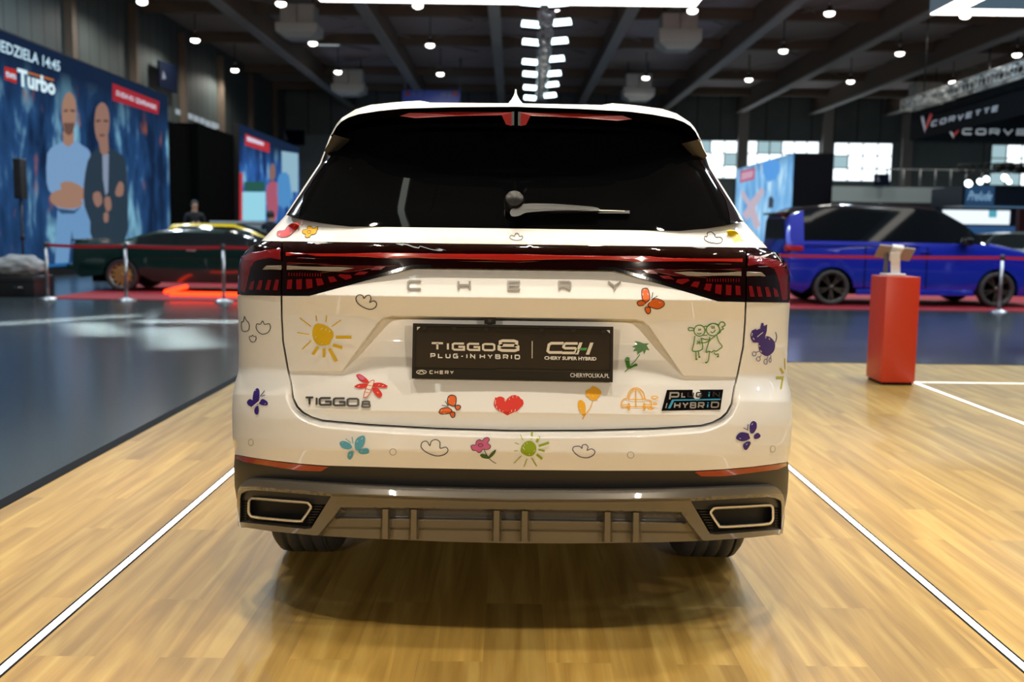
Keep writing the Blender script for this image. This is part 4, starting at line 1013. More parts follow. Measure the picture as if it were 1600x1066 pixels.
butterfly(zA, [[(605, 400), (625, 388), (660, 400), (675, 425), (650, 435), (620, 425)], [(690, 400), (705, 370), (740, 358), (748, 385), (735, 420), (710, 440), (695, 435)], [(712, 438), (760, 428), (768, 455), (735, 462), (715, 456)], [(650, 480), (656, 450), (680, 445), (680, 470), (665, 492)]],
          [(680, 425), (708, 470)], [[(670, 400), (640, 375)], [(680, 402), (675, 365)]], SKY, 'light blue butterfly drawing', None, [(618, 400, 626, 396), (700, 395, 708, 385), (726, 380, 734, 370), (724, 448, 732, 442), (660, 470, 668, 462)])
d = Deco(); d.fill(mp(zE, [(160, 740), (165, 705), (200, 690), (230, 662), (280, 680), (315, 715), (310, 750), (280, 780), (275, 800), (220, 800), (190, 780), (165, 760)]), AMB, 3); d.line(mp(zE, [(235, 800), (200, 890), (140, 970)]), 1.2, AMB, 3)
d.fill(mp(zE, [(85, 820), (110, 800), (150, 830), (160, 900), (150, 960), (125, 950), (100, 910), (85, 870)]), AMB, 3); d.line(mp(zE, [(150, 955), (130, 995)]), 1.6, AMB); flecks(d, zE, [(185, 750, 190, 765), (230, 760, 240, 775), (105, 880, 110, 895)]); d.done('flower_sticker', 'amber yellow flower drawing on a long stem')
d = Deco()
for pts, cl in (([(515, 865), (520, 820), (545, 790), (572, 785), (590, 730), (620, 692), (660, 680), (700, 690), (740, 730), (757, 795), (800, 803), (816, 830), (820, 866)], False), ([(515, 868), (820, 868)], False), ([(590, 795), (605, 740), (635, 704), (660, 696), (700, 715), (736, 795)], False), ([(590, 795), (755, 797)], False), ([(660, 690), (663, 865)], False), ([(515, 850), (580, 850)], False), ([(755, 848), (818, 850)], False),
                (circ(592, 868, 9, 34, 14), True), (circ(746, 868, 9, 34, 14), True), (circ(850, 775, 32, 13, 12), True), (circ(852, 842, 20, 7, 10), True), (circ(812, 888, 24, 10, 12), True)):
    d.line(mp(zE, pts), 1.45, AMB, 3 if len(pts) > 2 else 0, cl)
d.done('car_sticker', 'amber line drawing of a little car')

# ---- body shell, windows, wheels (forward of the tail)
YW = (3.85, 6.56)
SEC = [(.80, .24), (.90, .30), (.925, .5), (.93, .75), (.922, .95), (.925, 1.10), (.865, 1.21), (.775, 1.30), (.69, 1.44), (.61, 1.58), (.55, 1.625), (.40, 1.655), (.2, 1.672), (0, 1.676)]
def kY(Y): return float(np.interp(Y, (3.4, 5.5, 6.0, 6.5, 7.2, 7.7), (1, 1, .62, .08, 0, -.35)))
def sY(Y): return float(np.interp(Y, (3.4, 6.9, 7.4, 7.67), (1, 1, .95, .80)))
def off0(i): return [.0, .0, .0, .0, .0, .0, .02, .10, .24, .34, .20, .12, .12, .12][i]
def section(Y, first):
    out = []
    for i, (x, z) in enumerate(SEC):
        if z > 1.10: z = 1.10 + (z - 1.10) * (kY(Y) if kY(Y) > 0 else .1) + (min(0, kY(Y)) * .5)
        elif Y > 7.2: z = z - (Y - 7.2) * .35 * max(0, (z - .3))
        for yw in YW:
            dy = abs(Y - yw)
            if dy < .42 and i < 4: z = max(z, .34 + math.sqrt(.42 ** 2 - dy ** 2) - .001 * (3 - i))
        if i >= 7: x = x * (1 - .0 * Y)
        out.append(Vector((x * sY(Y), Y + (off0(i) if first else 0), z)))
    return out
ys = sorted(set([3.40, 3.75, 4.6, 5.0, 5.25, 5.5, 5.7, 6.0, 6.25, 6.5, 6.9, 7.2, 7.4, 7.55, 7.67] + [round(yw + k * .06, 3) for yw in YW for k in range(-7, 8)]))
ys = [y for y in ys if y == 3.40 or y > 3.74 - .2]
sec = [section(y, i == 0) for i, y in enumerate(ys)]
shell = MB(); side = {1: MB(), -1: MB()}; ws = MB()
for s in (1, -1):
    for i in range(len(ys) - 1):
        for k in range(len(SEC) - 1):
            q = [sec[i][k], sec[i + 1][k], sec[i + 1][k + 1], sec[i][k + 1]]
            q = [Vector((p.x * s, p.y, p.z)) for p in q]; mid = (ys[i] + ys[i + 1]) / 2
            if 6 <= k <= 8 and 3.95 < mid < 6.3 and not 4.62 < mid < 4.7: side[s].add(q, [(0, 1, 2, 3)], GLASS, True)
            elif k >= 9 and 5.5 < mid < 6.5: ws.add(q, [(0, 1, 2, 3)], GLASS, True)
            else: shell.add(q, [(0, 1, 2, 3)], PAINT, True)
last = [Vector((p.x, p.y, p.z)) for p in sec[-1]] + [Vector((-p.x, p.y, p.z)) for p in reversed(sec[-1][:-1])]
shell.add(last, [tuple(range(len(last)))], BLKP)
def weld(o):
    bm = bmesh.new(); bm.from_mesh(o.data); bmesh.ops.remove_doubles(bm, verts=bm.verts[:], dist=.0005); bmesh.ops.recalc_face_normals(bm, faces=bm.faces[:]); bm.to_mesh(o.data); bm.free(); o.data.set_sharp_from_angle(angle=R(35)); return o
weld(cobj(shell, 'body_shell')); weld(cobj(side[1], 'side_window')); weld(cobj(side[-1], 'side_window')); weld(cobj(ws, 'windshield'))
mb = MB(); mb.box((-.70, 3.18, .30), (.70, 7.45, .62), DARK); mb.box((-.85, 4.4, .26), (.85, 6.15, .5), DARK); cobj(mb, 'underbody')
for s in (1, -1):
    mb = MB(); mb.box((s * .62 - .02, 3.5, .3), (s * .62 + .02, 4.34, .8), DARK); cobj(mb, 'wheel_housing')
ALLOY = mat('alloy_grey', (.30, .30, .31), rough=.3, metal=.9)
def wheel(x, y, s, rad=.345, wd=.235, par=None, rim=ALLOY, rr=.62, spokes=5, name='wheel', twin=True, tyre=RUBBER, lip=None, disc=None):
    """one wheel, its axle along X; s = side it faces"""
    M = Matrix.Translation((x, y, rad)) @ Matrix.Rotation(R(90), 4, 'Y')
    h = wd / 2; prof = [(rad * rr, -h * .82), (rad * .80, -h), (rad * .93, -h * .98), (rad * .985, -h * .84), (rad, -h * .66)]
    for k in range(4):
        c = -h * .6 + h * .4 * k; prof += [(rad, c - h * .0 + .002), (rad - .009, c + .005), (rad - .009, c + .012), (rad, c + .016)]
    prof += [(rad, h * .66), (rad * .985, h * .84), (rad * .93, h * .98), (rad * .80, h), (rad * rr, h * .82)]
    mb = MB(); mb.lathe(prof, tyre, M, 48)
    t = mb.obj(name, par)
    mb = MB(); r0 = rad * rr
    mb.lathe([(r0 * 1.02, s * h * .84), (r0 * .97, s * h * .86), (r0 * .93, s * h * .70), (r0 * .90, s * h * .2), (r0 * .90, -s * h * .8)], lip or rim, M, 40)
    mb.lathe([(.0, s * h * .66), (r0 * .16, s * h * .66), (r0 * .18, s * h * .45), (r0 * .18, s * h * .1)], rim, M, 24)
    mb.lathe([(r0 * .9, -s * h * .1), (.0, -s * h * .1)], DARK, M, 24)
    if disc: mb.lathe([(r0 * .80, s * h * .30), (r0 * .78, s * h * .58), (r0 * .3, s * h * .50), (.0, s * h * .5)], disc, M, 32)
    for k in range(spokes):
        a = 2 * math.pi * k / spokes
        for da in ((-.16, .16) if twin else (0,)):
            c0, c1 = a + da * .5, a + da
            d0 = Vector((math.cos(c0), math.sin(c0), 0)); d1 = Vector((math.cos(c1), math.sin(c1), 0))
            n0 = Vector((-d0.y, d0.x, 0)); n1 = Vector((-d1.y, d1.x, 0)); wA, wB = r0 * .055, r0 * .07
            z0, z1 = s * h * .6, s * h * .78
            vs = [d0 * r0 * .12 - n0 * wA + Vector((0, 0, z0)), d0 * r0 * .12 + n0 * wA + Vector((0, 0, z0)), d1 * r0 * .94 + n1 * wB + Vector((0, 0, z1)), d1 * r0 * .94 - n1 * wB + Vector((0, 0, z1))]
            vs += [v - Vector((0, 0, s * h * .3)) for v in vs]
            mb.add([M @ v for v in vs], [(0, 1, 2, 3), (4, 7, 6, 5), (0, 4, 5, 1), (1, 5, 6, 2), (2, 6, 7, 3), (3, 7, 4, 0)], rim)
    r_ = mb.obj('wheel_rim', t)
    return t
for y in YW:
    for s in (1, -1): K(wheel(s * .765, y, s, par=car))
# ================================================================== THINGS AROUND THE STAND
STEEL = mat('brushed_steel', (.55, .56, .56), rough=.28, metal=1); REDB = mat('red_belt', (.50, .012, .025), rough=.5)
PEDR = mat('pedestal_red', (.62, .045, .016), rough=.34, spec=.5); WHT = mat('white_plastic', (.80, .80, .79), rough=.35)
# ---- red pedestal with a tablet stand
pf_ = at_z(1376, 602, 0); pw = .288; pdp = .36
ped = thing('display_pedestal', 'tall square red pedestal standing on the wooden floor by the light line', 'pedestal', (pf_.x, pf_.y, 0))
mb = MB(); mb.box((0, 0, .025), (pw, pdp, .925), PEDR, .004); mb.obj('column', ped)
mb = MB(); mb.box((.015, .015, 0), (pw - .015, pdp - .015, .03), EDGE_B); mb.obj('plinth', ped)
ts_ = thing('tablet_stand', 'white angled tablet stand on top of the red pedestal', 'tablet stand', (pf_.x + .12, pf_.y + .17, .925))
mb = MB(); mb.box((-.085, -.07, 0), (.085, .09, .022), WHT, .008); mb.obj('base', ts_)
mb = MB(); Mx = Matrix.Translation((.02, -.01, .02)) @ Matrix.Rotation(R(-8), 4, 'Y') @ Matrix.Rotation(R(10), 4, 'X'); mb.box((-.045, -.006, 0), (.035, .006, .19), WHT, .003, Mx); mb.obj('front_bracket', ts_)
mb = MB(); Mx = Matrix.Translation((-.05, .05, .02)) @ Matrix.Rotation(R(4), 4, 'X'); mb.box((-.02, -.006, 0), (.02, .006, .17), mat('grey_plastic', (.11, .115, .125), rough=.4), .003, Mx); mb.obj('rear_bracket', ts_)
mb = MB(); Mx = Matrix.Translation((.02, .03, .20)) @ Matrix.Rotation(R(-40), 4, 'X') @ Matrix.Rotation(R(8), 4, 'Y'); BEI = mat('tablet_back', (.30, .23, .19), rough=.45)  # underside shade and wood reflection are put into this tan
mb.box((-.155, -.075, -.008), (.145, .085, .010), BEI, .005, Mx); mb.obj('tablet_tray', ts_)
mb = MB(); mb.box((-.05, -.085, -.014), (.045, .10, -.005), WHT, .003, Mx); mb.box((-.05, -.085, -.02), (.045, -.07, .018), WHT, .003, Mx); mb.obj('clamp', ts_)

# ---- barrier posts with belts
POSTY = 17.25
post_px = [75, 198, 350, 700, 1080, 1562, 1760]
def barrier_post(loc, nxt, label):
    t = thing('barrier_post', label, 'barrier post', loc, 0, 'steel barrier posts with red belts')
    mb = MB(); mb.lathe([(0, 0), (.165, 0), (.165, .012), (.12, .03), (.05, .045), (.033, .06)], STEEL, None, 28); mb.obj('base', t)
    mb = MB(); mb.tube([(0, 0, .04), (0, 0, .93)], .03, STEEL, 14); mb.obj('post', t)
    mb = MB(); mb.lathe([(.032, .90), (.036, .905), (.036, .985), (.03, .998), (0, 1.0)], mat('post_head', (.12, .12, .125), rough=.3, metal=.8), None, 20); mb.obj('head', t)
    if nxt is not None:
        d_ = nxt - Vector(loc); L_ = d_.length; mb = MB(); n_ = 12; vs = []
        for i in range(n_ + 1):
            u = .037 / L_ + (1 - .08 / L_) * i / n_; p = d_ * u; sag = -.02 * 4 * u * (1 - u)
            vs += [(p.x, p.y - .004, .918 + sag), (p.x, p.y - .004, .972 + sag), (p.x, p.y + .004, .972 + sag), (p.x, p.y + .004, .918 + sag)]
        fs = [(i * 4 + k, i * 4 + (k + 1) % 4, (i + 1) * 4 + (k + 1) % 4, (i + 1) * 4 + k) for i in range(n_) for k in range(4)] + [(0, 1, 2, 3), tuple(n_ * 4 + k for k in (3, 2, 1, 0))]
        mb.add(vs, fs, REDB); o = mb.obj('belt', t); o['label'] = 'red retractable belt'
pl_ = []
for px in post_px:
    p = at(px, 470, POSTY); pl_.append(Vector((p.x, POSTY, FZ)))
pls = ['steel barrier post at the left end of the red belt, beside the grey fabric bundle', 'steel barrier post in front of the green car\'s rear wheel', 'steel barrier post in front of the green car\'s door', 'steel barrier post hidden behind the white SUV, nearer the green car', 'steel barrier post hidden behind the white SUV, nearer the blue van', 'steel barrier post in front of the blue van\'s front wheel', 'steel barrier post at the far right end of the belt past the van']
for i, p in enumerate(pl_):
    barrier_post(p, pl_[i + 1] if i + 1 < len(pl_) else None, pls[i])
# ---- red carpet
CARP = mat('red_carpet', (.34, .010, .018), rough=.75, var=.2, vscale=30)
mb = MB(); mb.box((-8.2, POSTY + .18, FZ), (16, 24.6, FZ + .012), CARP); tag(mb.obj('red_carpet'), 'long red carpet on the hall floor under the green car and the blue van', 'carpet')

# ---- parked cars, lofted from stations along their length
def loft_car(stations, mats, pick, arches, par, origin, mirror_dir=1):
    """stations: (x, sill, belt, roof, half width, roof half width); the car points along +X. Returns MBs by the key of pick()"""
    out = {}
    def prof(st):
        x, sill, belt, roof, w_, wr = st; q = []
        pts = [(w_ - .05, sill), (w_, sill + .14), (w_ + .005, sill + (belt - sill) * .5), (w_ - .005, belt - .14), (w_ - .035, belt - .01), (w_ - .05, belt), (wr + .02, roof - .07), (wr - .06, roof - .015), (wr * .5, roof), (0, roof + .008)]
        if roof - belt < .15: pts[6] = (w_ - .09, belt + (roof - belt) * .4); pts[7] = (w_ - .2, roof - .01)
        for k_, (a, z) in enumerate(pts):
            for cx_, r_ in arches:
                dx = abs(x - cx_)
                if dx < r_ and k_ < 5: z = max(z, .31 + math.sqrt(r_ * r_ - dx * dx) - .002 * (5 - k_))
            q.append((a, z))
        return q
    xs = sorted(set([s_[0] for s_ in stations] + [round(c_ + r_ * f_, 3) for c_, r_ in arches for f_ in (-.999, -.9, -.75, -.5, -.25, 0, .25, .5, .75, .9, .999)]))
    A = np.array(stations); ST = [tuple([x] + [float(np.interp(x, A[:, 0], A[:, j])) for j in range(1, 6)]) for x in xs]
    P = [prof(s_) for s_ in ST]
    for s in (1, -1):
        for i in range(len(ST) - 1):
            for k_ in range(9):
                q = [Vector((ST[a][0], s * P[a][b][0], P[a][b][1])) for a, b in ((i, k_), (i + 1, k_), (i + 1, k_ + 1), (i, k_ + 1))]
                key = pick(k_, (ST[i][0] + ST[i + 1][0]) / 2, s)
                out.setdefault(key, MB()).add(q, [(0, 1, 2, 3)], mats[key.split(':')[0]], True)
    for e in (0, -1):
        ring_ = [Vector((ST[e][0], a, z)) for a, z in P[e]] + [Vector((ST[e][0], -a, z)) for a, z in reversed(P[e][:-1])]
        out.setdefault('body', MB()).add(ring_, [tuple(range(len(ring_)))], mats['body'])
    return out
def carpart(mb, name, par): return weld(mb.obj(name, par))
# blue van
VB = mat('van_blue', (.010, .026, .44), rough=.22, coat=1, metal=.2); VK = mat('van_black', (.006, .006, .008), rough=.12, coat=.6); VG = mat('van_glass', (.006, .008, .010), rough=.04, spec=.35)
BRZ = mat('bronze_rim', (.10, .085, .07), rough=.35, metal=.8)
va = at(1230.5, 400, 18.32); VX0 = va.x
van = thing('van', 'bright blue minivan with black roof and dark bronze wheels on the red carpet', 'van', (VX0, 18.30 + .97, FZ + .012))
vw = [at(px, 450, 18.32).x - VX0 for px in (1299.4, 1558)]
vst = [(0.0, .42, 1.16, 1.60, .86, .70), (.05, .30, 1.17, 1.70, .93, .74), (.30, .22, 1.175, 1.80, .96, .78), (1.0, .20, 1.175, 1.86, .97, .80), (2.3, .20, 1.165, 1.86, .97, .80), (2.75, .20, 1.16, 1.82, .97, .78), (3.3, .20, 1.15, 1.54, .97, .74), (3.72, .20, 1.13, 1.19, .96, .80), (4.3, .21, 1.02, 1.07, .94, .72), (4.75, .24, .84, .90, .88, .66), (4.97, .34, .60, .66, .70, .5)]
def vpick(k_, x, s):
    sd_ = '1' if s < 0 else '2'
    if k_ == 5 and x < .16: return 'body'
    if k_ == 5 and .16 <= x < .30: return 'body'
    if k_ == 5 and .30 <= x < 3.5: return 'glass:%s' % sd_
    if k_ == 6 and x < 3.0: return 'roof'
    if k_ >= 6 and 2.72 < x < 3.72: return 'glass:w'
    if k_ >= 6 and x <= 2.72: return 'roof'
    if k_ == 5 and x >= 3.5 and x < 3.72: return 'glass:w'
    return 'body'
for key, mb in loft_car(vst, {'body': VB, 'glass': VG, 'roof': VK}, vpick, [(vw[0], .40), (vw[1], .40)], van, None).items():
    carpart(mb, {'body': 'body', 'roof': 'roof', 'glass:1': 'side_window', 'glass:2': 'side_window', 'glass:w': 'windscreen'}[key], van)
for x in vw:
    for s in (-1, 1):
        M = Matrix.Rotation(R(90), 4, 'Z')
        o = wheel(0, 0, s, rad=.325, wd=.23, par=van, rim=BRZ, rr=.78, spokes=5)
        o.matrix_basis = Matrix.Translation((x, s * .855, .0)) @ Matrix.Rotation(R(90), 4, 'Z')
mb = MB(); mb.box((.35, -.8, .2), (4.6, .8, .7), DARK); mb.obj('underbody', van)
mb = MB(); mb.prism([(-.70, 1.20), (.70, 1.20), (.60, 1.58), (-.60, 1.58)], lambda u, v, d_: Vector((-.012 - d_ + (v - 1.2) * .05, u, v)), 0, .012, VG); mb.obj('rear_window', van)
mb = MB(); mb.box((-.06, -.72, 1.66), (.30, .72, 1.70), VK, .012); mb.obj('roof_spoiler', van)
TLR = mat('van_tail_red', (.5, .015, .015), rough=.15, coat=1)
for s in (-1, 1):
    mb = MB(); mb.box((-.022, s * .93 - .17 if s > 0 else -.93, .98), (.02, .93 if s > 0 else -.93 + .17, 1.10), TLR, .012); mb.box((-.0, s * .955 - .02, .99), (.28, s * .955 + .02, 1.08), TLR, .012); mb.obj('tail_light', van)
mb = MB(); mb.box((-.02, -.5, .74), (.0, .5, .92), VK, .006); mb.obj('number_plate_panel', van)
for s in (-1, 1):
    mb = MB(); mb.box((.30, s * .972 - .006, 1.085), (2.4, s * .972 + .006, 1.098), VK); mb.obj('sliding_rail', van)
for xx in (1.42, 2.55):
    for s in (-1, 1):
        mb = MB(); mb.box((xx - .008, s * .975 - .004, .32), (xx + .008, s * .975 + .004, 1.08), DARK); mb.obj('door_gap', van)
for s in (-1, 1):
    for xx in (1.55, 2.42):
        mb = MB(); mb.box((xx, s * .985 - .014, .985), (xx + .2, s * .985 + .014, 1.015), VB, .008); mb.obj('door_handle', van)
    mb = MB(); mb.box((3.12, s * 1.06 - .10, 1.12), (3.30, s * 1.06 + .10, 1.27), VK, .03); mb.obj('mirror', van)
    mb = MB(); mb.box((vw[0] + .44, s * .97 - .02, .20), (vw[1] - .44, s * .97 + .02, .30), VB, .012); mb.obj('side_skirt', van)

# dark green coupe behind the belt
GC = mat('coupe_green', (.004, .030, .024), rough=.2, coat=1); GG = mat('coupe_glass', (.012, .016, .016), rough=.04, spec=.5); GOLD = mat('gold_rim', (.50, .31, .11), rough=.4, metal=.4)
GY = 19.55; g_x = at(107, 400, GY).x
coupe = thing('coupe_car', 'dark green vintage coupe with gold wheels behind the red belt', 'car', (g_x, GY + .80, FZ + .012))
gw0 = at(190, 440, GY).x - g_x
gst = [(0, .42, .80, .90, .66, .56), (.06, .34, .90, 1.01, .74, .62), (.22, .26, .90, .985, .79, .6), (.7, .22, .90, .95, .81, .62), (1.0, .20, .90, .99, .82, .58), (1.3, .20, .91, 1.12, .82, .56), (1.65, .19, .915, 1.205, .82, .56), (2.2, .19, .915, 1.235, .82, .56), (3.0, .19, .91, 1.225, .82, .56), (3.45, .19, .90, 1.11, .82, .56), (3.95, .20, .88, .91, .81, .62), (4.5, .22, .78, .80, .78, .58), (4.9, .30, .62, .64, .62, .46)]
def gpick(k_, x, s):
    sd_ = '1' if s < 0 else '2'
    if k_ == 5 and 1.3 < x < 3.7: return 'glass:%s' % sd_
    if k_ >= 6 and 3.0 < x < 3.95: return 'glass:w'
    if k_ >= 7 and .98 < x < 1.65: return 'glass:r'
    return 'body'
for key, mb in loft_car(gst, {'body': GC, 'glass': GG}, gpick, [(gw0, .36), (gw0 + 2.85, .36)], coupe, None).items():
    carpart(mb, {'body': 'body', 'glass:1': 'side_window', 'glass:2': 'side_window', 'glass:w': 'windscreen', 'glass:r': 'rear_window'}[key], coupe)
for x in (gw0, gw0 + 2.85):
    for s in (-1, 1):
        o = wheel(0, 0, s, rad=.315, wd=.22, par=coupe, rim=GOLD, rr=.74, spokes=12, twin=False, lip=STEEL, disc=GOLD)
        o.matrix_basis = Matrix.Translation((x, s * .70, 0)) @ Matrix.Rotation(R(90), 4, 'Z')
mb = MB(); mb.box((.4, -.66, .18), (4.4, .66, .55), DARK); mb.obj('underbody', coupe)
mb = MB(); mb.box((-.03, -.62, .97), (.30, .62, 1.005), GC, .012); mb.obj('tail_spoiler', coupe)
for s in (-1, 1):
    mb = MB(); mb.box((-.012, s * .48 - .14, .66), (.05, s * .48 + .14, .80), TLR, .02); mb.obj('tail_light', coupe)
    mb = MB(); mb.box((-.10, s * .45 - .25, .40), (.10, s * .45 + .25, .52), GC, .03); mb.obj('bumper_corner', coupe)
    mb = MB(); mb.box((2.32, s * .828 - .012, .80), (2.50, s * .828 + .012, .83), STEEL, .006); mb.obj('door_handle', coupe)
# neon tubes lying under it
for i, (p0, p1, lb_) in enumerate((((259, 456), (291, 448), 'short glowing red neon tube lying askew under the green coupe'), ((266, 459), (385, 460), 'long glowing orange-red neon tube under the green coupe'))):
    a = at_z(*p0, FZ + .06); b = at_z(*p1, FZ + .06)
    if i: b.y = a.y
    mb = MB(); mb.tube([a, b], .042, glow('neon_red', (1, .035, .008), 4.5), 10); tag(mb.obj('neon_tube'), lb_, 'neon tube', 'neon tubes under the coupe')
# yellow hatchback further back
YC = mat('hatch_yellow', (.72, .50, .004), rough=.25, coat=.8)
HYY = 23.0; hx = at(264, 350, HYY).x
hat = thing('hatchback_car', 'yellow hatchback parked behind the dark green coupe', 'car', (hx - .12, HYY + .82, FZ + .012))
hst = [(0, .4, .92, 1.25, .74, .6), (.10, .28, .93, 1.34, .80, .62), (.5, .2, .93, 1.37, .82, .62), (1.55, .2, .92, 1.36, .82, .62), (1.95, .2, .91, 1.24, .82, .60), (2.55, .2, .89, .93, .82, .64), (3.2, .22, .80, .83, .79, .6), (3.6, .3, .62, .65, .66, .5)]
def hpick(k_, x, s):
    if k_ == 5 and .2 < x < 2.25 and not 1.1 < x < 1.2: return 'glass:1' if s < 0 else 'glass:2'
    if k_ >= 7 and 1.6 < x < 2.55: return 'glass:w'
    return 'body'
for key, mb in loft_car(hst, {'body': YC, 'glass': GG}, hpick, [(.62, .35), (2.9, .35)], hat, None).items():
    carpart(mb, {'body': 'body', 'glass:1': 'side_window', 'glass:2': 'side_window', 'glass:w': 'windscreen'}[key], hat)
for x in (.62, 2.9):
    for s in (-1, 1):
        o = wheel(0, 0, s, rad=.30, wd=.19, par=hat, spokes=5, rr=.66); o.matrix_basis = Matrix.Translation((x, s * .70, 0)) @ Matrix.Rotation(R(90), 4, 'Z')
for s in (-1, 1):
    mb = MB(); mb.box((1.98, s * .90 - .09, .93), (2.12, s * .90 + .09, 1.05), YC, .03); mb.obj('mirror', hat)
mb = MB(); mb.box((.3, -.66, .18), (3.2, .66, .55), DARK); mb.obj('underbody', hat)

# ---- video walls on the left
def picture_material(name, seed, dark, midc, lite, acc, strength, sy=1.0):
    m = bpy.data.materials.new(name); m.use_nodes = True; n, l = nodes_of(m); n.clear()
    o = n.new('ShaderNodeOutputMaterial'); e = n.new('ShaderNodeEmission'); l.new(e.outputs[0], o.inputs[0]); e.inputs[1].default_value = strength
    tc = n.new('ShaderNodeTexCoord')
    def nz(sx, sz, det, off, dist=.3):
        q = n.new('ShaderNodeMapping'); q.inputs['Scale'].default_value = (1, sx, sz); q.inputs['Location'].default_value = (seed, off, off * .7)
        l.new(tc.outputs['Object'], q.inputs['Vector']); z = n.new('ShaderNodeTexNoise'); z.inputs['Scale'].default_value = 1; z.inputs['Detail'].default_value = det; z.inputs['Distortion'].default_value = dist
        l.new(q.outputs['Vector'], z.inputs['Vector']); return z.outputs['Fac']
    r1 = n.new('ShaderNodeValToRGB'); el = r1.color_ramp.elements
    el[0].position = .36; el[0].color = (*dark, 1); el[1].position = .68; el[1].color = (*lite, 1); x = el.new(.55); x.color = (*midc, 1)
    l.new(nz(1.1 * sy, .5, 9, 3.1), r1.inputs['Fac'])
    r2 = n.new('ShaderNodeValToRGB'); e2 = r2.color_ramp.elements; e2[0].position = .63; e2[0].color = (0, 0, 0, 1); e2[1].position = .76; e2[1].color = (1, 1, 1, 1)
    l.new(nz(1.5 * sy, .9, 6, 9.7), r2.inputs['Fac'])
    mx = n.new('ShaderNodeMixRGB'); mx.inputs['Color2'].default_value = (*acc, 1); l.new(r2.outputs['Color'], mx.inputs['Fac']); l.new(r1.outputs['Color'], mx.inputs['Color1'])
    # the picture fades to dark towards its upper edge
    sp_ = n.new('ShaderNodeSeparateXYZ'); l.new(tc.outputs['Object'], sp_.inputs[0]); mr = n.new('ShaderNodeMapRange'); mr.inputs['From Min'].default_value = 5.2; mr.inputs['From Max'].default_value = 3.9; mr.inputs['To Min'].default_value = 0; mr.inputs['To Max'].default_value = 1
    l.new(sp_.outputs[2], mr.inputs['Value']); m2 = n.new('ShaderNodeMixRGB'); m2.inputs['Color1'].default_value = (.008, .018, .045, 1); l.new(mr.outputs[0], m2.inputs['Fac']); l.new(mx.outputs[0], m2.inputs['Color2'])
    l.new(m2.outputs[0], e.inputs[0]); return m
SX = -11.6
FRM = mat('screen_frame', (.006, .006, .007), rough=.5)
PIC1 = picture_material('street_picture', 2.0, (.007, .018, .05), (.018, .062, .17), (.20, .44, .58), (.34, .10, .045), .95)
sc1 = at_x(262, 148, SX); Y1s = sc1.y; ZT = sc1.z
wall1 = thing('video_wall', 'huge lit video wall showing two men with folded arms, behind the green coupe', 'video wall', (SX - .2, 27, FZ))
def wobj(mb, name, par): o = mb.obj(name, par); o.matrix_parent_inverse = par.matrix_basis.inverted(); return o
mb = MB(); mb.box((SX - .35, 20.0, FZ), (SX - .01, Y1s, ZT), FRM); wobj(mb, 'cabinet', wall1)
mb = MB(); mb.box((SX - .02, 20.05, .32), (SX, Y1s - .04, ZT - .04), PIC1); wobj(mb, 'screen', wall1)
def sp_shape(mb, pts, col, lay, strength=1.0, smooth=0, X=SX):
    if smooth: pts = smooth_pts(pts, True, smooth)
    m = glow('pic_%d_%d_%d' % tuple(int(c * 999) for c in col), col, strength)
    P = [at_x(px, py, X + .006 + .004 * lay) for px, py in pts]
    tr = tessellate_polygon([[Vector((p.y, p.z, 0)) for p in P]]); mb.add(P, [tuple(t) for t in tr], m)
SK1 = (.30, .17, .12); SK2 = (.25, .14, .11); SHIRT = (.165, .29, .48); SUIT = (.022, .038, .058); PANT = (.13, .265, .46)
mb = MB()
S_ = lambda *a, **k: sp_shape(mb, *a, **k)
S_([(74, 240), (86, 228), (98, 222), (116, 220), (130, 228), (141, 238), (140, 262), (133, 282), (132, 326), (88, 326), (90, 300), (80, 302), (73, 285)], SHIRT, 1, smooth=2)
S_([(90, 322), (133, 322), (142, 345), (146, 380), (144, 406), (122, 409), (112, 360), (107, 412), (86, 412), (88, 360)], PANT, 1)
S_([(98, 205), (116, 205), (115, 223), (107, 230), (99, 224)], SK1, 2)
S_([(97, 165), (101, 150), (108, 144), (115, 150), (119, 165), (118, 190), (114, 206), (108, 212), (102, 207), (97, 190)], SK1, 3, smooth=3)
S_([(99, 192), (117, 192), (114, 207), (108, 212), (102, 208)], (.12, .065, .05), 4)
S_([(100, 172), (106, 171), (106, 174), (100, 175)], (.06, .03, .03), 4); S_([(110, 171), (117, 172), (117, 175), (110, 174)], (.06, .03, .03), 4)
S_([(79, 304), (96, 296), (118, 306), (130, 318), (116, 326), (92, 324), (80, 316)], SK1, 3, smooth=2)
S_([(95, 286), (112, 284), (132, 296), (131, 312), (114, 308), (98, 300)], SK1, 4, smooth=2)
S_([(80, 318), (92, 326), (116, 329), (128, 322), (116, 334), (96, 334)], (.03, .07, .15), 4)
S_([(137, 252), (148, 236), (158, 231), (172, 231), (186, 240), (196, 250), (199, 290), (200, 330), (195, 378), (146, 378), (141, 346), (132, 322), (131, 290)], SUIT, 5, smooth=2)
S_([(160, 242), (170, 240), (169, 300), (165, 306), (161, 280)], (.20, .25, .34), 6)
S_([(152, 212), (169, 212), (170, 236), (164, 246), (157, 238)], SK2, 6)
S_([(148, 184), (151, 168), (159, 160), (167, 166), (171, 182), (170, 205), (165, 220), (159, 225), (152, 219), (148, 202)], SK2, 7, smooth=3)
S_([(150, 188), (157, 187), (157, 190), (150, 191)], (.05, .03, .03), 8); S_([(162, 187), (169, 188), (169, 191), (162, 190)], (.05, .03, .03), 8); S_([(155, 210), (164, 210), (163, 213), (156, 213)], (.10, .04, .04), 8)
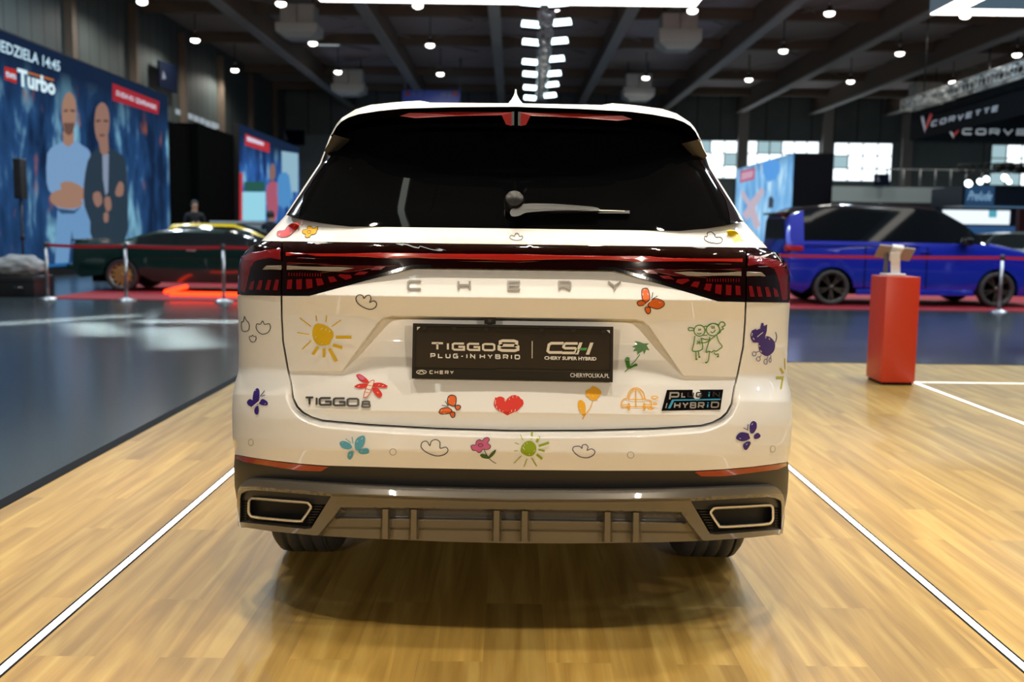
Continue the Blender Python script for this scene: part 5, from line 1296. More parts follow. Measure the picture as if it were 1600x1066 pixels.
S_([(146, 302), (156, 300), (160, 316), (152, 324), (146, 314)], SK2, 8, smooth=2); S_([(163, 310), (172, 308), (174, 326), (166, 330)], SK2, 8, smooth=2); S_([(180, 300), (186, 284), (193, 288), (192, 305), (183, 307)], SK2, 8, smooth=2); S_([(162, 334), (169, 332), (169, 346), (163, 347)], SK2, 8, smooth=2)
def screen_text(mb, text, tl, tr, bl, col, lay, bold=.02, X=SX, strength=1.0, quads=None):
    m = glow('pic_%d_%d_%d' % tuple(int(c * 999) for c in col), col, strength); a, b, c = (at_x(*p, X + .006 + .004 * lay) for p in (tl, tr, bl))
    if quads is None:
        vs, fs = font_shape(text, bold); mb.add([c + (b - a) * x + (a - c) * y for x, y in vs], fs, m)
    else:
        for q in quads: mb.add([c + (b - a) * x + (a - c) * (1 - y) for x, y in q], [(0, 1, 2, 3)], m)
TXT = (.48, .68, .80)
screen_text(mb, 'NIEDZIELA 14:45', (-16, 56), (94, 96), (-16, 75), TXT, 1, .02)
S_([(7, 104), (26, 109), (26, 131), (7, 124)], (.40, .025, .02), 1)
screen_text(mb, 'tvn', (9, 110), (25, 115), (9, 120), TXT, 2, .03)
screen_text(mb, 'Turbo', (27, 106), (86, 124), (28, 134), (.62, .80, .88), 2, .04)
S_([(44, 112), (84, 124), (84, 127), (44, 115)], (.45, .14, .02), 1)
S_([(175.7, 130), (249, 158.8), (247.5, 179), (175.7, 157)], (.30, .02, .03), 1)
screen_text(mb, 'DUDA KS. SZAFRANSKI', (182, 141), (244, 164.5), (182, 149), (.62, .68, .80), 2, .015)
wobj(mb, 'screen_picture', wall1)
mb = MB(); mb.box((SX - .01, 20.05, .22), (SX + .03, Y1s - .04, .30), glow('blue_edge_glow', (.03, .22, .6), .5)); wobj(mb, 'lower_edge', wall1)
PIC2 = picture_material('stage_picture', 7.0, (.012, .03, .13), (.03, .12, .38), (.30, .62, .74), (.02, .10, .30), 1.0)
s2a = at_x(374, 193, SX); s2b = at_x(468, 236, SX)
wall2 = thing('video_wall', 'smaller lit blue video wall with a red banner and a figure in red, beyond the black booth', 'video wall', (SX - .2, (s2a.y + s2b.y) / 2, FZ))
mb = MB(); mb.box((SX - .35, s2a.y, FZ), (SX - .01, s2b.y, s2a.z), FRM); wobj(mb, 'cabinet', wall2)
mb = MB(); mb.box((SX - .02, s2a.y, .3), (SX, s2b.y - .05, s2a.z - .02), PIC2); wobj(mb, 'screen', wall2)
mb = MB()
S_([(383, 209), (421, 224), (421, 239), (383, 227)], (.42, .03, .04), 1); S_([(386, 213), (412, 223), (412, 228), (386, 220)], (.6, .55, .68), 2)
S_([(416, 300), (420, 286), (430, 284), (435, 292), (434, 325), (430, 345), (420, 345), (417, 320)], (.36, .09, .14), 2, smooth=2); S_([(422, 262), (426, 255), (430, 262), (430, 276), (425, 284), (421, 276)], (.22, .12, .10), 3, smooth=2)
S_([(378, 300), (415, 300), (415, 345), (378, 345)], (.28, .60, .72), 1); S_([(382, 284), (414, 284), (414, 299), (382, 299)], (.02, .09, .07), 1)
S_([(440, 236), (466, 240), (466, 300), (441, 300)], (.25, .42, .52), 1); S_([(434, 280), (441, 270), (452, 275), (454, 320), (434, 320)], (.07, .24, .50), 2, smooth=2)
S_([(374, 270), (379, 270), (379, 345), (374, 345)], (.42, .03, .04), 1)
wobj(mb, 'screen_picture', wall2)
# black booth between the two video walls
BLK = mat('black_cloth', (.002, .0025, .003), rough=.9, spec=.05)
b0 = at_x(264, 190, SX - .4); 
mb = MB(); mb.box((SX - 2.2, Y1s + .1, FZ), (SX - .5, 37.9, 4.95), BLK); tag(mb.obj('black_partition'), 'black draped partition standing right beside the video wall of the two men', 'partition', 'black partitions')
mb = MB(); mb.box((SX - 2.2, 38.0, FZ), (SX - .25, s2a.y - .1, 5.15), BLK); tag(mb.obj('black_partition'), 'black draped partition standing beside the smaller blue video wall', 'partition', 'black partitions')
# low stage and counter
mb = MB(); mb.box((-10.6, 25.2, FZ), (-6.82, 30.2, .2), BLK); tag(mb.obj('stage_platform'), 'low black stage behind the yellow hatchback', 'stage')
mb = MB(); c0 = at(330, 345, 27.5); c1 = at(412, 349, 27.5)
CNT = mat('counter_grey', (.34, .40, .42), rough=.5)
mb.box((c0.x, 27.5, .2), (c1.x, 28.2, c0.z - .05), CNT); tag_c = thing('display_counter', 'pale grey counter behind the yellow hatchback', 'counter', (c0.x, 27.5, .2)); o = mb.obj('body', tag_c); o.matrix_parent_inverse = tag_c.matrix_basis.inverted()
mb = MB(); mb.box((c0.x - .03, 27.46, c0.z - .05), (c1.x + .03, 28.24, c0.z), mat('counter_top', (.5, .55, .57), rough=.4)); o = mb.obj('top', tag_c); o.matrix_parent_inverse = tag_c.matrix_basis.inverted()
# ---- people in the background
def person(loc, rz, label, top, skin, legs, arms_folded=False):
    t = thing('person', label, 'person', loc, rz)
    J = {'pel': (0, 0, .95), 'ch': (0, .0, 1.22), 'nk': (0, .01, 1.46), 'hd': (0, -.015, 1.56), 'hd2': (0, -.02, 1.68)}
    V = [(0, 0, .95), (0, 0, 1.12), (0, 0, 1.32), (0, .01, 1.45), (0, -.01, 1.53), (0, -.025, 1.62), (0, -.01, 1.71)]; Rr = [.15, .14, .16, .065, .07, .098, .07]
    E = [(i, i + 1) for i in range(6)]
    for s in (1, -1):
        k0 = len(V); V += [(s * .10, 0, .88), (s * .10, -.01, .48), (s * .10, .02, .09), (s * .11, -.10, .04)]; Rr += [.10, .068, .048, .04]; E += [(0, k0), (k0, k0 + 1), (k0 + 1, k0 + 2), (k0 + 2, k0 + 3)]
        k1 = len(V)
        arm = [(s * .20, .0, 1.38), (s * .25, .02, 1.10), (s * .12, -.20, 1.12), (s * .03, -.24, 1.20)] if arms_folded else [(s * .20, .0, 1.38), (s * .25, .03, 1.10), (s * .24, -.05, .86), (s * .24, -.07, .76)]
        V += arm; Rr += [.07, .05, .038, .035]; E += [(2, k1), (k1, k1 + 1), (k1 + 1, k1 + 2), (k1 + 2, k1 + 3)]
    me = bpy.data.meshes.new('body'); me.from_pydata(V, E, []); o = bpy.data.objects.new('body', me); COL.objects.link(o); o.parent = t
    md = o.modifiers.new('skin', 'SKIN')
    for i, r_ in enumerate(Rr): me.skin_vertices[0].data[i].radius = (r_, r_ * (.72 if i in (0, 1, 2) else 1)); me.skin_vertices[0].data[i].use_root = (i == 0)
    sb = o.modifiers.new('sub', 'SUBSURF'); sb.levels = 2; sb.render_levels = 2
    dg = bpy.context.evaluated_depsgraph_get(); me2 = bpy.data.meshes.new_from_object(o.evaluated_get(dg)); o.modifiers.clear(); o.data = me2
    me2.materials.clear()
    for m_ in (skin, top, legs): me2.materials.append(m_)
    for p in me2.polygons:
        z = sum(me2.vertices[v].co.z for v in p.vertices) / len(p.vertices); c_ = p.center; p.use_smooth = True
        p.material_index = 2 if z < .96 else (0 if (z > 1.46 or (arms_folded and c_.y < -.2) or (not arms_folded and z < .86 + .0)) else 1)
        if z < .96 and abs(c_.x) > .2 and not arms_folded: p.material_index = 0
    mb = MB(); HR = mat('dark_hair', (.012, .009, .007), rough=.6)
    mb.lathe([(.0, .115), (.05, .105), (.09, .06), (.102, .0), (.096, -.06), (.085, -.07)], HR, Matrix.Translation((0, .012, 1.645)) @ Matrix.Rotation(R(14), 4, 'X'), 16); mb.obj('hair', t)
    return t
SKIN = mat('skin', (.42, .24, .17), rough=.5); NAVY = mat('navy_jacket', (.010, .014, .03), rough=.8); DTR = mat('dark_trousers', (.012, .013, .016), rough=.8); BKT = mat('black_top', (.008, .009, .012), rough=.8)
pa = at(304, 330, 25.8); person((pa.x, 25.8, .2), R(25), 'person in dark clothes standing with folded arms before the black partition', BKT, SKIN, DTR, True)
pb = at(423, 350, 26.5); person((pb.x, 26.5, FZ), R(170), 'person in a navy jacket seen from behind, just left of the white SUV', NAVY, SKIN, DTR)
# ---- loudspeaker, bundle
sa = at(22.5, 246, 19.0); sb_ = at(37, 309, 19.0)
spk = thing('column_loudspeaker', 'slim black loudspeaker on a thin pole in front of the big video wall', 'loudspeaker', ((sa.x + sb_.x) / 2 + .02, 19.0, FZ))
mb = MB(); hw_ = (sb_.x - sa.x) / 2; mb.box((-hw_, -.12, sb_.z), (hw_, .12, sa.z), BLKP, .015); mb.obj('cabinet', spk)
mb = MB(); mb.box((-hw_ * .8, -.128, sb_.z + .04), (hw_ * .8, -.118, sa.z - .04), mat('speaker_grille', (.012, .012, .013), rough=.7, bump=.3, vscale=120)); mb.obj('grille', spk)
mb = MB(); mb.tube([(0, 0, .02), (0, 0, sb_.z + .02)], .022, BLKP, 10); mb.tube([(0, 0, 1.0), (0, 0, 1.1)], .035, BLKP, 10); mb.obj('pole', spk)
mb = MB(); mb.lathe([(0, 0), (.24, 0), (.24, .02), (.03, .04), (0, .04)], BLKP, None, 24); mb.obj('base', spk)
ca = at(-40, 460, 17.9); cb = at(58, 462, 17.9)
case = thing('equipment_case', 'low black equipment case at the left edge under a grey fabric bundle', 'case', ((ca.x + cb.x) / 2, 18.2, FZ))
hx_ = (cb.x - ca.x) / 2
mb = MB(); mb.box((-hx_, -.4, 0), (hx_, .4, .36), BLKP, .015); mb.obj('body', case)
mb = MB(); mb.box((-hx_ - .01, -.41, .27), (hx_ + .01, .41, .30), mat('case_edge', (.05, .05, .052), rough=.4, metal=.6)); mb.obj('lid_edge', case)
for s in (-1, 1):
    mb = MB(); mb.tube([(s * .3 - .08, -.41, .15), (s * .3 - .08, -.45, .17), (s * .3 + .08, -.45, .17), (s * .3 + .08, -.41, .15)], .012, STEEL, 6); mb.obj('handle', case)
bm = bmesh.new(); bmesh.ops.create_icosphere(bm, subdivisions=4, radius=1); rnd = random.Random(4)
from mathutils import noise as mnoise
for v in bm.verts:
    n_ = mnoise.fractal(v.co * 2.2, 1.0, 2.0, 4); v.co = v.co * (1 + .22 * n_); v.co.x *= .50; v.co.y *= .30; v.co.z = max(v.co.z, -.75) * (.21 + .03 * v.co.x)
me = bpy.data.meshes.new('fabric_bundle'); bm.to_mesh(me); bm.free(); me.polygons.foreach_set('use_smooth', [True] * len(me.polygons)); me.materials.append(mat('grey_fabric', (.36, .35, .34), rough=.9, var=.5, vscale=7, bump=.4))
o = bpy.data.objects.new('fabric_bundle', me); COL.objects.link(o); p = at(25, 436, 18.1); o.location = (p.x, 18.15, FZ + .36 + .168); tag(o, 'crumpled grey fabric bundle lying on the black equipment case', 'fabric')

# ---- right: big display box, booth, banners
RXX = 10.6
ra = at_x(1241, 239, RXX); rb = at_x(1152, 261, RXX)
disp = thing('display_tower', 'tall display with a light blue lit face and a black side, behind the blue van', 'display', (RXX, ra.y, FZ))
PIC3 = picture_material('sky_picture', 11.0, (.10, .30, .62), (.25, .52, .80), (.60, .80, .90), (.12, .34, .72), 1.0, 1.4)
re_ = at(1303, 239, ra.y)
def dobj(mb, name): o = mb.obj(name, disp); o.matrix_parent_inverse = disp.matrix_basis.inverted(); return o
mb = MB(); mb.box((RXX, ra.y, FZ), (re_.x, rb.y, ra.z), mat('display_side', (.006, .006, .009), rough=.8, spec=.1)); dobj(mb, 'cabinet')
mb = MB(); mb.box((RXX - .02, ra.y + .02, .3), (RXX, rb.y, ra.z - .02), PIC3); dobj(mb, 'screen')
mb = MB(); XR = RXX - .045
S3 = lambda pts, col, lay, **k: sp_shape(mb, pts, col, -lay, X=XR, **k)
S3([(1157, 267), (1180, 262), (1179, 280), (1156, 286)], (.42, .10, .17), 1); S3([(1159, 270), (1177, 266), (1176, 277), (1158, 282)], (.55, .33, .44), 2)
S3([(1160, 295), (1172, 315), (1190, 292), (1195, 300), (1180, 325), (1188, 352), (1180, 360), (1172, 338), (1166, 345), (1160, 335), (1168, 322), (1158, 305)], (.50, .42, .50), 1)
S3([(1201, 310), (1205, 306), (1209, 312), (1208, 325), (1200, 325)], (.05, .06, .09), 1); S3([(1190, 255), (1215, 250), (1218, 270), (1200, 285)], (.10, .32, .72), 1, smooth=2)
dobj(mb, 'screen_picture')
# booth with the script sign, further back on the right
BTY = 41.0
ba = at(1504, 291, BTY); bb = at(1504, 321, BTY)
booth = thing('exhibition_booth', 'dark blue exhibition booth with a lit script sign beyond the blue van', 'booth', (ba.x, BTY, FZ))
def bobj(mb, name): o = mb.obj(name, booth); o.matrix_parent_inverse = booth.matrix_basis.inverted(); return o
NB = mat('booth_navy', (.010, .022, .048), rough=.5)
mb = MB(); mb.box((ba.x, BTY, bb.z), (29, BTY + 3, ba.z), NB); bobj(mb, 'fascia')
mb = MB(); mb.box((ba.x, BTY + 2.7, FZ), (29, BTY + 3, bb.z), mat('booth_back', (.02, .03, .06), rough=.6)); mb.box((28.6, BTY, FZ), (29, BTY + 2.7, bb.z), NB); bobj(mb, 'back_wall')
s0 = at(1506, 321.5, BTY - .05); s1 = at(1640, 326, BTY - .05); mb = MB(); mb.box((s0.x, BTY - .06, s1.z), (s1.x, BTY - .01, s0.z), glow('booth_edge', (.10, .22, .38), .5)); bobj(mb, 'light_strip')
vs, fs = font_shape('Prelude', .0); mb = MB(); q0 = at(1512, 313, BTY - .05); q1 = at(1553, 299, BTY - .05)
mb.add([(q0.x + (q1.x - q0.x) * (x + .10 * y) / 1.1, BTY - .03, q0.z + (q1.z - q0.z) * y) for x, y in vs], fs, glow('script_light', (.30, .52, .75), .9)); bobj(mb, 'script_sign')
mb = MB(); q0 = at(1508, 320, BTY - .05); q1 = at(1555, 290, BTY - .05); mb.box((q0.x, BTY - .02, q0.z), (q1.x, BTY - .004, q1.z), glow('sign_field', (.03, .085, .19), .6)); bobj(mb, 'sign_panel')
q0 = at(1474, 328, BTY + 2.6); q1 = at(1576, 351, BTY + 2.6); mb = MB(); mb.box((q0.x, BTY + 2.55, q1.z), (q1.x, BTY + 2.68, q0.z), glow('booth_screen', (.78, .88, .95), 1.1)); bobj(mb, 'lit_panel')
q0 = at(1546, 329, BTY + 2.5); q1 = at(1557, 340, BTY + 2.5); mb = MB(); mb.box((q0.x, BTY + 2.5, q1.z), (q1.x, BTY + 2.55, q0.z), glow('booth_inset', (.10, .42, .55), .8)); bobj(mb, 'inset_picture')
q0 = at(1440, 352, BTY + 2.6); q1 = at(1588, 380, BTY + 2.6); mb = MB(); mb.box((q0.x, BTY + 2.6, q1.z), (q1.x, BTY + 2.69, q0.z), glow('booth_blue', (.03, .09, .22), .8)); bobj(mb, 'blue_panel')
q0 = at(1592, 326, BTY - .3); mb = MB(); mb.box((q0.x, BTY - .4, FZ), (q0.x + .9, BTY - .1, q0.z), mat('maroon_panel', (.06, .008, .014), rough=.6)); bobj(mb, 'maroon_panel')
# lamps on the booth's roof rig
rigm = mat('rig_black', (.012, .013, .015), rough=.5)
rig = thing('lighting_rig', 'black lighting rig with spotlights above the script sign', 'lighting rig', (ba.x, BTY - .35, ba.z))
def robj(mb, name, par): o = mb.obj(name, par); o.matrix_parent_inverse = par.matrix_basis.inverted() if par.parent is None else Matrix.Identity(4); return o
mb = MB(); RY = BTY - .35; r0 = at(1496, 270, RY); r1 = at(1640, 268, RY)
for dz in (0, .32): mb.tube([(r0.x, RY, r0.z + dz), (r1.x, RY, r1.z + dz)], .04, rigm, 6)
n_ = 24
for i in range(n_): x0 = r0.x + (r1.x - r0.x) * i / n_; x1 = r0.x + (r1.x - r0.x) * (i + 1) / n_; mb.tube([(x0, RY, r0.z + (0 if i % 2 else .32)), (x1, RY, r0.z + (.32 if i % 2 else 0))], .025, rigm, 5)
for xx in (r0.x + 1, r1.x - 1): mb.tube([(xx, RY, r0.z), (xx, RY, HZ - .02)], .03, rigm, 6)
robj(mb, 'truss', rig)
for px, py, sz in ((1513, 287, .17), (1531, 284, .14), (1541, 280, .14), (1570, 278, .17), (1576, 284, .12)):
    p = at(px, py, RY); mb = MB(); mb.lathe([(0, -.16), (sz * .5, -.16), (sz, 0), (0, 0)], rigm, Matrix.Translation(p) @ Matrix.Rotation(R(70), 4, 'X'), 14)
    mb.tube([p + Vector((0, .1, .1)), Vector((p.x, RY, r0.z))], .02, rigm, 5); o = robj(mb, 'spotlight', rig)
    mb = MB(); mb.lathe([(0, .012), (sz * .9, .012), (sz * .9, 0)], glow('rig_lamp', (.85, .95, 1), 5), Matrix.Translation(p + Vector((0, -.01, 0))) @ Matrix.Rotation(R(70), 4, 'X'), 14); robj(mb, 'lens', o)
for px, py in ((1560, 262), (1574, 261), (1590, 264)):
    p = at(px, py, RY); mb = MB(); mb.lathe([(0, -.2), (.2, -.18), (.26, 0), (.2, .18), (0, .2)], rigm, Matrix.Translation(p), 14); robj(mb, 'moving_head', rig)
# parked cars seen past the van's nose
for i, (px, py, c_, lb_) in enumerate(((1548, 372, (.45, .55, .62), 'pale silver car in the far booth behind the blue van\'s windscreen'), (1590, 372, (.40, .46, .48), 'grey car in the far booth past the blue van\'s nose'))):
    p = at(px, 388, 36 - i * 4); t = thing('far_car', lb_, 'car', (p.x, 36 - i * 4, FZ), R(200 + 20 * i), 'cars in the far booth')
    st = [(-2.1, .4, .85, 1.0, .74, .6), (-1.7, .22, .92, 1.38, .84, .6), (-.6, .2, .92, 1.50, .86, .62), (.4, .2, .92, 1.42, .86, .6), (1.1, .2, .92, .96, .85, .66), (1.9, .24, .78, .82, .8, .6), (2.2, .34, .6, .64, .66, .5)]
    cm = mat('far_paint_%d' % i, c_, rough=.25, coat=.8)
    for key, mb in loft_car(st, {'body': cm, 'glass': GG}, lambda k_, x, s: 'glass:1' if (k_ == 5 and -1.6 < x < .9) or (k_ >= 7 and .4 < x < 1.1) else 'body', [(-1.35, .36), (1.35, .36)], t, None).items(): carpart(mb, 'body' if key == 'body' else 'windows', t)
    for x in (-1.35, 1.35):
        for s in (-1, 1): o = wheel(0, 0, s, rad=.32, wd=.21, par=t, spokes=5); o.matrix_basis = Matrix.Translation((x, s * .74, 0)) @ Matrix.Rotation(R(90), 4, 'Z')
# hanging black banner ring with a truss on top
NX = 14.0
n0 = at_x(1424, 176, NX); n1 = at(1424, 220, n0.y); ZB0, ZB1 = n1.z, n0.z
ban = thing('hanging_banner', 'black hanging banner ring with white CORVETTE lettering, top right', 'banner', (NX, n0.y, ZB0))
def nobj(mb, name): o = mb.obj(name, ban); o.matrix_parent_inverse = ban.matrix_basis.inverted(); return o
BNK = mat('banner_cloth', (.003, .005, .007), rough=.9, spec=.08)
mb = MB(); NY0 = 22.0; mb.box((NX, NY0, ZB0), (NX + .03, n0.y, ZB1), BNK); nobj(mb, 'side_cloth')
mb = MB(); mb.box((NX, n0.y, ZB0), (NX + 14, n0.y + .03, ZB1), BNK); nobj(mb, 'rear_cloth')
mb = MB(); TR = mat('truss_alloy', (.42, .45, .45), rough=.35, metal=.7)
def truss(mb, a, b, s_, nseg, m):
    a = Vector(a); b = Vector(b); d_ = (b - a).normalized(); u = d_.cross(Vector((0, 0, 1))).normalized() * s_; w_ = Vector((0, 0, s_))
    cs = [Vector((0, 0, 0)), u, u + w_, w_]
    for c in cs: mb.tube([a + c, b + c], .03, m, 6)
    for i in range(nseg):
        p0 = a + (b - a) * i / nseg; p1 = a + (b - a) * (i + 1) / nseg
        for k_ in range(4):
            c, e = cs[k_], cs[(k_ + 1) % 4]; mb.tube([p0 + c, p1 + e] if i % 2 else [p0 + e, p1 + c], .015, m, 4, False); mb.tube([p0 + c, p0 + e], .015, m, 4, False)
truss(mb, (NX - .02, n0.y, ZB1 + .04), (NX - .02, NY0, ZB1 + .04), .36, 26, TR); nobj(mb, 'truss')
mb = MB(); truss(mb, (NX, n0.y, ZB1 + .04), (NX + 14, n0.y, ZB1 + .04), .36, 26, TR); nobj(mb, 'rear_truss')
PRT = mat('banner_print', (.55, .60, .62), rough=.5, emis=(.5, .58, .62), estr=.10); PRTL = mat('banner_print_side', (.40, .45, .52), rough=.5, emis=(.4, .45, .55), estr=.06); PRR = mat('banner_red', (.45, .05, .05), rough=.5, emis=(.5, .05, .05), estr=.08)  # faint glow put into the prints; the side copy is darker
def banner_word(name, tl, tr, bl, W_, m, fn):
    """every letter a part; W_ = width / height of the word"""
    n_ = 8; gp_ = .3; cw = W_ / (n_ + gp_ * (n_ - 1))
    for i, ch in enumerate('CORVETTE'):
        mb = MB(); x0 = i * cw * (1 + gp_)
        for q in lettering(ch, x0, x0 + cw, 0, 1, .26):
            mb.add([fn(tl[0] + (tr[0] - tl[0]) * x / W_ + (bl[0] - tl[0]) * y, tl[1] + (tr[1] - tl[1]) * x / W_ + (bl[1] - tl[1]) * y) for x, y in q], [(0, 1, 2, 3)], m)
        nobj(mb, name)
fx = lambda px, py: at_x(px, py, NX - .012)
banner_word('side_letter', (1456, 189), (1561, 164), (1454, 198.5), 10.5, PRTL, fx)
mb = MB(); mb.add([fx(*p) for p in ((1438.5, 182), (1443, 181), (1446, 200), (1445, 208))], [(0, 1, 2, 3)], PRTL); nobj(mb, 'side_emblem'); mb = MB(); mb.add([fx(*p) for p in ((1453, 177), (1457, 179), (1447, 203), (1445.5, 200))], [(0, 1, 2, 3)], PRR); nobj(mb, 'side_emblem')
fy = lambda px, py: at(px, py, n0.y - .012)
banner_word('rear_letter', (1504, 200.5), (1668, 202), (1503, 210.5), 16, PRT, fy)
mb = MB(); mb.add([fy(*p) for p in ((1483, 205.5), (1487, 206), (1490, 211), (1489.5, 216.5))], [(0, 1, 2, 3)], PRT); nobj(mb, 'rear_emblem'); mb = MB(); mb.add([fy(*p) for p in ((1498, 202), (1499, 204.5), (1490, 214), (1488.5, 210))], [(0, 1, 2, 3)], PRR); nobj(mb, 'rear_emblem')
for xx, yy in ((NX, n0.y - 1), (NX, NY0 + 1), (NX + 10, n0.y)):
    mb = MB(); mb.tube([(xx, yy, ZB1 + .4), (xx, yy, HZ - .02)], .02, rigm, 5); nobj(mb, 'hanging_cable')

# ---- under the roof: lamps, heaters, signs, the light truss
def bell_lamp(name, p, label):
    t = thing(name, label, 'ceiling lamp', p, 0, 'ceiling lamps of the hall')
    mb = MB(); mb.lathe([(.04, .26), (.07, .22), (.09, .13), (.17, .02), (.175, 0)], mat('lamp_housing', (.04, .04, .04), rough=.5), None, 20); mb.obj('housing', t)
    mb = MB(); mb.lathe([(.0, .02), (.165, .02), (.155, -.06), (.09, -.10), (0, -.115)], glow('lamp_glow', (1, .96, .88), 9), None, 20); mb.obj('diffuser', t)
    mb = MB(); mb.tube([(0, 0, .24), (0, 0, HZ - p[2])], .022, mat('lamp_rod', (.03, .03, .03), rough=.5), 6); mb.obj('rod', t)
    ld = bpy.data.lights.new('lamp_light', 'SPOT'); ld.energy = 260; ld.color = NEUT; ld.shadow_soft_size = .15; ld.spot_size = R(170); ld.spot_blend = .5; lo = bpy.data.objects.new('lamp_light', ld); COL.objects.link(lo); lo.parent = t; lo.location = (0, 0, -.16)
    return t
LP = [(222, 2), (439, 5), (653, 8), (868, 12), (1082, 16), (1296, 20), (1508, 24), (305, 62), (489, 67), (672, 70), (1039, 76), (1224, 79), (1406, 83), (1589, 85), (367, 109), (528, 112), (688, 115), (1009, 121), (1170, 124), (1329, 127), (1489, 128)]
rowname = ['nearest row', 'middle row', 'farthest row']; ordn = ['first', 'second', 'third', 'fourth', 'fifth', 'sixth', 'seventh']
proto = None; cnt = {}
for px, py in LP:
    lyv = py - (px - 800) * .0172; r_ = 0 if lyv < 40 else (1 if lyv < 95 else 2)
    p = at_z(px, py, 8.55); k_ = cnt.get(r_, 0); cnt[r_] = k_ + 1
    lb_ = 'lit hanging hall lamp, %s from the left in the %s under the roof' % (ordn[k_], rowname[r_])
    if proto is None: proto = bell_lamp('hall_lamp', tuple(p), lb_); q = proto
    else: q = copy_tree(proto); q['label'] = lb_
    q.location = p
# one pendant further up by the window wall
HEAT = mat('heater_grey', (.62, .62, .57), rough=.6)
def heater(px0, px1, y0_, y1_, y2_, wpx, Y, label):
    a = at((px0 + px1) / 2, y0_, Y); b = at((px0 + px1) / 2, y1_, Y); c = at((px0 + px1) / 2, y2_, Y)
    wd = (at(px1, y0_, Y).x - at(px0, y0_, Y).x) / 2; w2 = wd * wpx
    t = thing('air_heater', label, 'air heater', (a.x, Y, c.z), 0, 'air heaters under the roof')
    zb, zt = b.z - c.z, a.z - c.z
    mb = MB(); mb.box((-wd, 0, zb), (-.015, 1.0, zt), HEAT, .02); mb.box((.015, 0, zb), (wd, 1.0, zt), HEAT, .02); mb.obj('casing', t)
    mb = MB(); vs = [(-w2, -.15, zb - .02), (w2, -.15, zb - .02), (w2, 1.15, zb - .02), (-w2, 1.15, zb - .02), (-w2 * .98, -.15, zb * .35), (w2 * .98, -.15, zb * .35), (w2 * .98, 1.15, zb * .35), (-w2 * .98, 1.15, zb * .35), (-w2 * .55, .1, 0), (w2 * .55, .1, 0), (w2 * .55, .9, 0), (-w2 * .55, .9, 0)]
    mb.add(vs, [(0, 1, 2, 3), (0, 4, 5, 1), (1, 5, 6, 2), (2, 6, 7, 3), (3, 7, 4, 0), (4, 8, 9, 5), (5, 9, 10, 6), (6, 10, 11, 7), (7, 11, 8, 4), (8, 11, 10, 9)], HEAT); mb.obj('outlet_hood', t)
    for s in (-1, 1): mb = MB(); mb.tube([(s * wd * .8, .5, zt), (s * wd * .8, .5, HZ - c.z - .02)], .03, rigm, 5); mb.obj('hanger', t)
heater(437, 490, 5, 35, 58, 1.24, 36.5, 'grey air heater under the roof, nearest one on the left side')
heater(521, 566, 108, 131, 148, 1.15, 50, 'grey air heater under the roof, just above the SUV\'s left shoulder')
heater(1036, 1091, 20, 45, 76, 1.22, 36.5, 'grey air heater under the roof, right of the floodlight truss and nearest')
heater(979, 1019, 115, 137, 157, 1.22, 50, 'grey air heater under the roof, right of the floodlight truss and farthest')
heater(1433, 1473, 128, 148, 165, 1.25, 50, 'grey air heater under the roof, just above the CORVETTE banner')
# skylight pane
mb = MB(); a = at_z(489, 62, HZ - .03); b = at_z(530, 71, HZ - .03); mb.box((a.x, b.y - .0, HZ - .05), (b.x, a.y + .8, HZ - .01), glow('skylight_pane', (.62, .72, .74), .55)); tag(mb.obj('skylight'), 'small pale skylight pane in the dark roof', 'skylight', kind='structure')
# floodlight truss
TZ = 6.4
fl = [(829.5, 38), (829.5, 66), (828, 97), (828, 116), (828, 137), (828, 153), (878, 35), (874, 64), (869.5, 92), (865.5, 115), (862.5, 132), (859.5, 149), (829, 4), (872, 5)]
ta = at_z(856, -10, TZ); tb = at_z(845.5, 158, TZ)
ft = thing('light_truss', 'metal truss under the roof hung with two rows of bright floodlights', 'truss', ((ta.x + tb.x) / 2, ta.y, TZ))
RX = lambda y, right: ta.x + .15 + (tb.x - ta.x) * (y - ta.y) / (tb.y - ta.y) + (.34 if right else 0) - .32
mb = MB(); truss(mb, (ta.x - .17, ta.y, TZ), (tb.x - .17, tb.y, TZ), .34, 30, TR); o = mb.obj('frame', ft); o.matrix_parent_inverse = ft.matrix_basis.inverted()
mb = MB()
for f_ in (.1, .5, .9): p = ta.lerp(tb, f_); mb.tube([p, (p.x, p.y, HZ - .02)], .02, rigm, 5)
o = mb.obj('hanger', ft); o.matrix_parent_inverse = ft.matrix_basis.inverted()
for i, (px, py) in enumerate(fl):
    p = at_z(px, py, TZ + .05); L_ = px < 845
    side_ = 'left' if L_ else 'right'
    t = thing('floodlight', '%s floodlight in the row on the %s side of the truss' % ((['nearest visible', 'second visible', 'third visible', 'fourth visible', 'fifth visible', 'farthest visible'][i % 6] if i < 12 else 'topmost, partly cut off'), side_), 'floodlight', p, 0, 'floodlights on the truss')
    Mx = Matrix.Rotation(R(-38), 4, 'X') @ Matrix.Rotation(R(6 if L_ else -8), 4, 'Y')
    mb = MB(); mb.box((-.24, 0, -.12), (.24, .10, .12), rigm, .01, Mx); mb.obj('housing', t)
    mb = MB(); mb.tube([(.2 if L_ else -.2, .05, .0), (RX(p.y, not L_) - p.x + (-.028 if L_ else .028), .05, .0)], .02, rigm, 5); mb.obj('bracket', t)
    mb = MB(); mb.box((-.225, -.012, -.105), (.225, .0, .105), glow('flood_glow', (.72, .93, 1.0), 6), .0, Mx); mb.obj('lens', t)
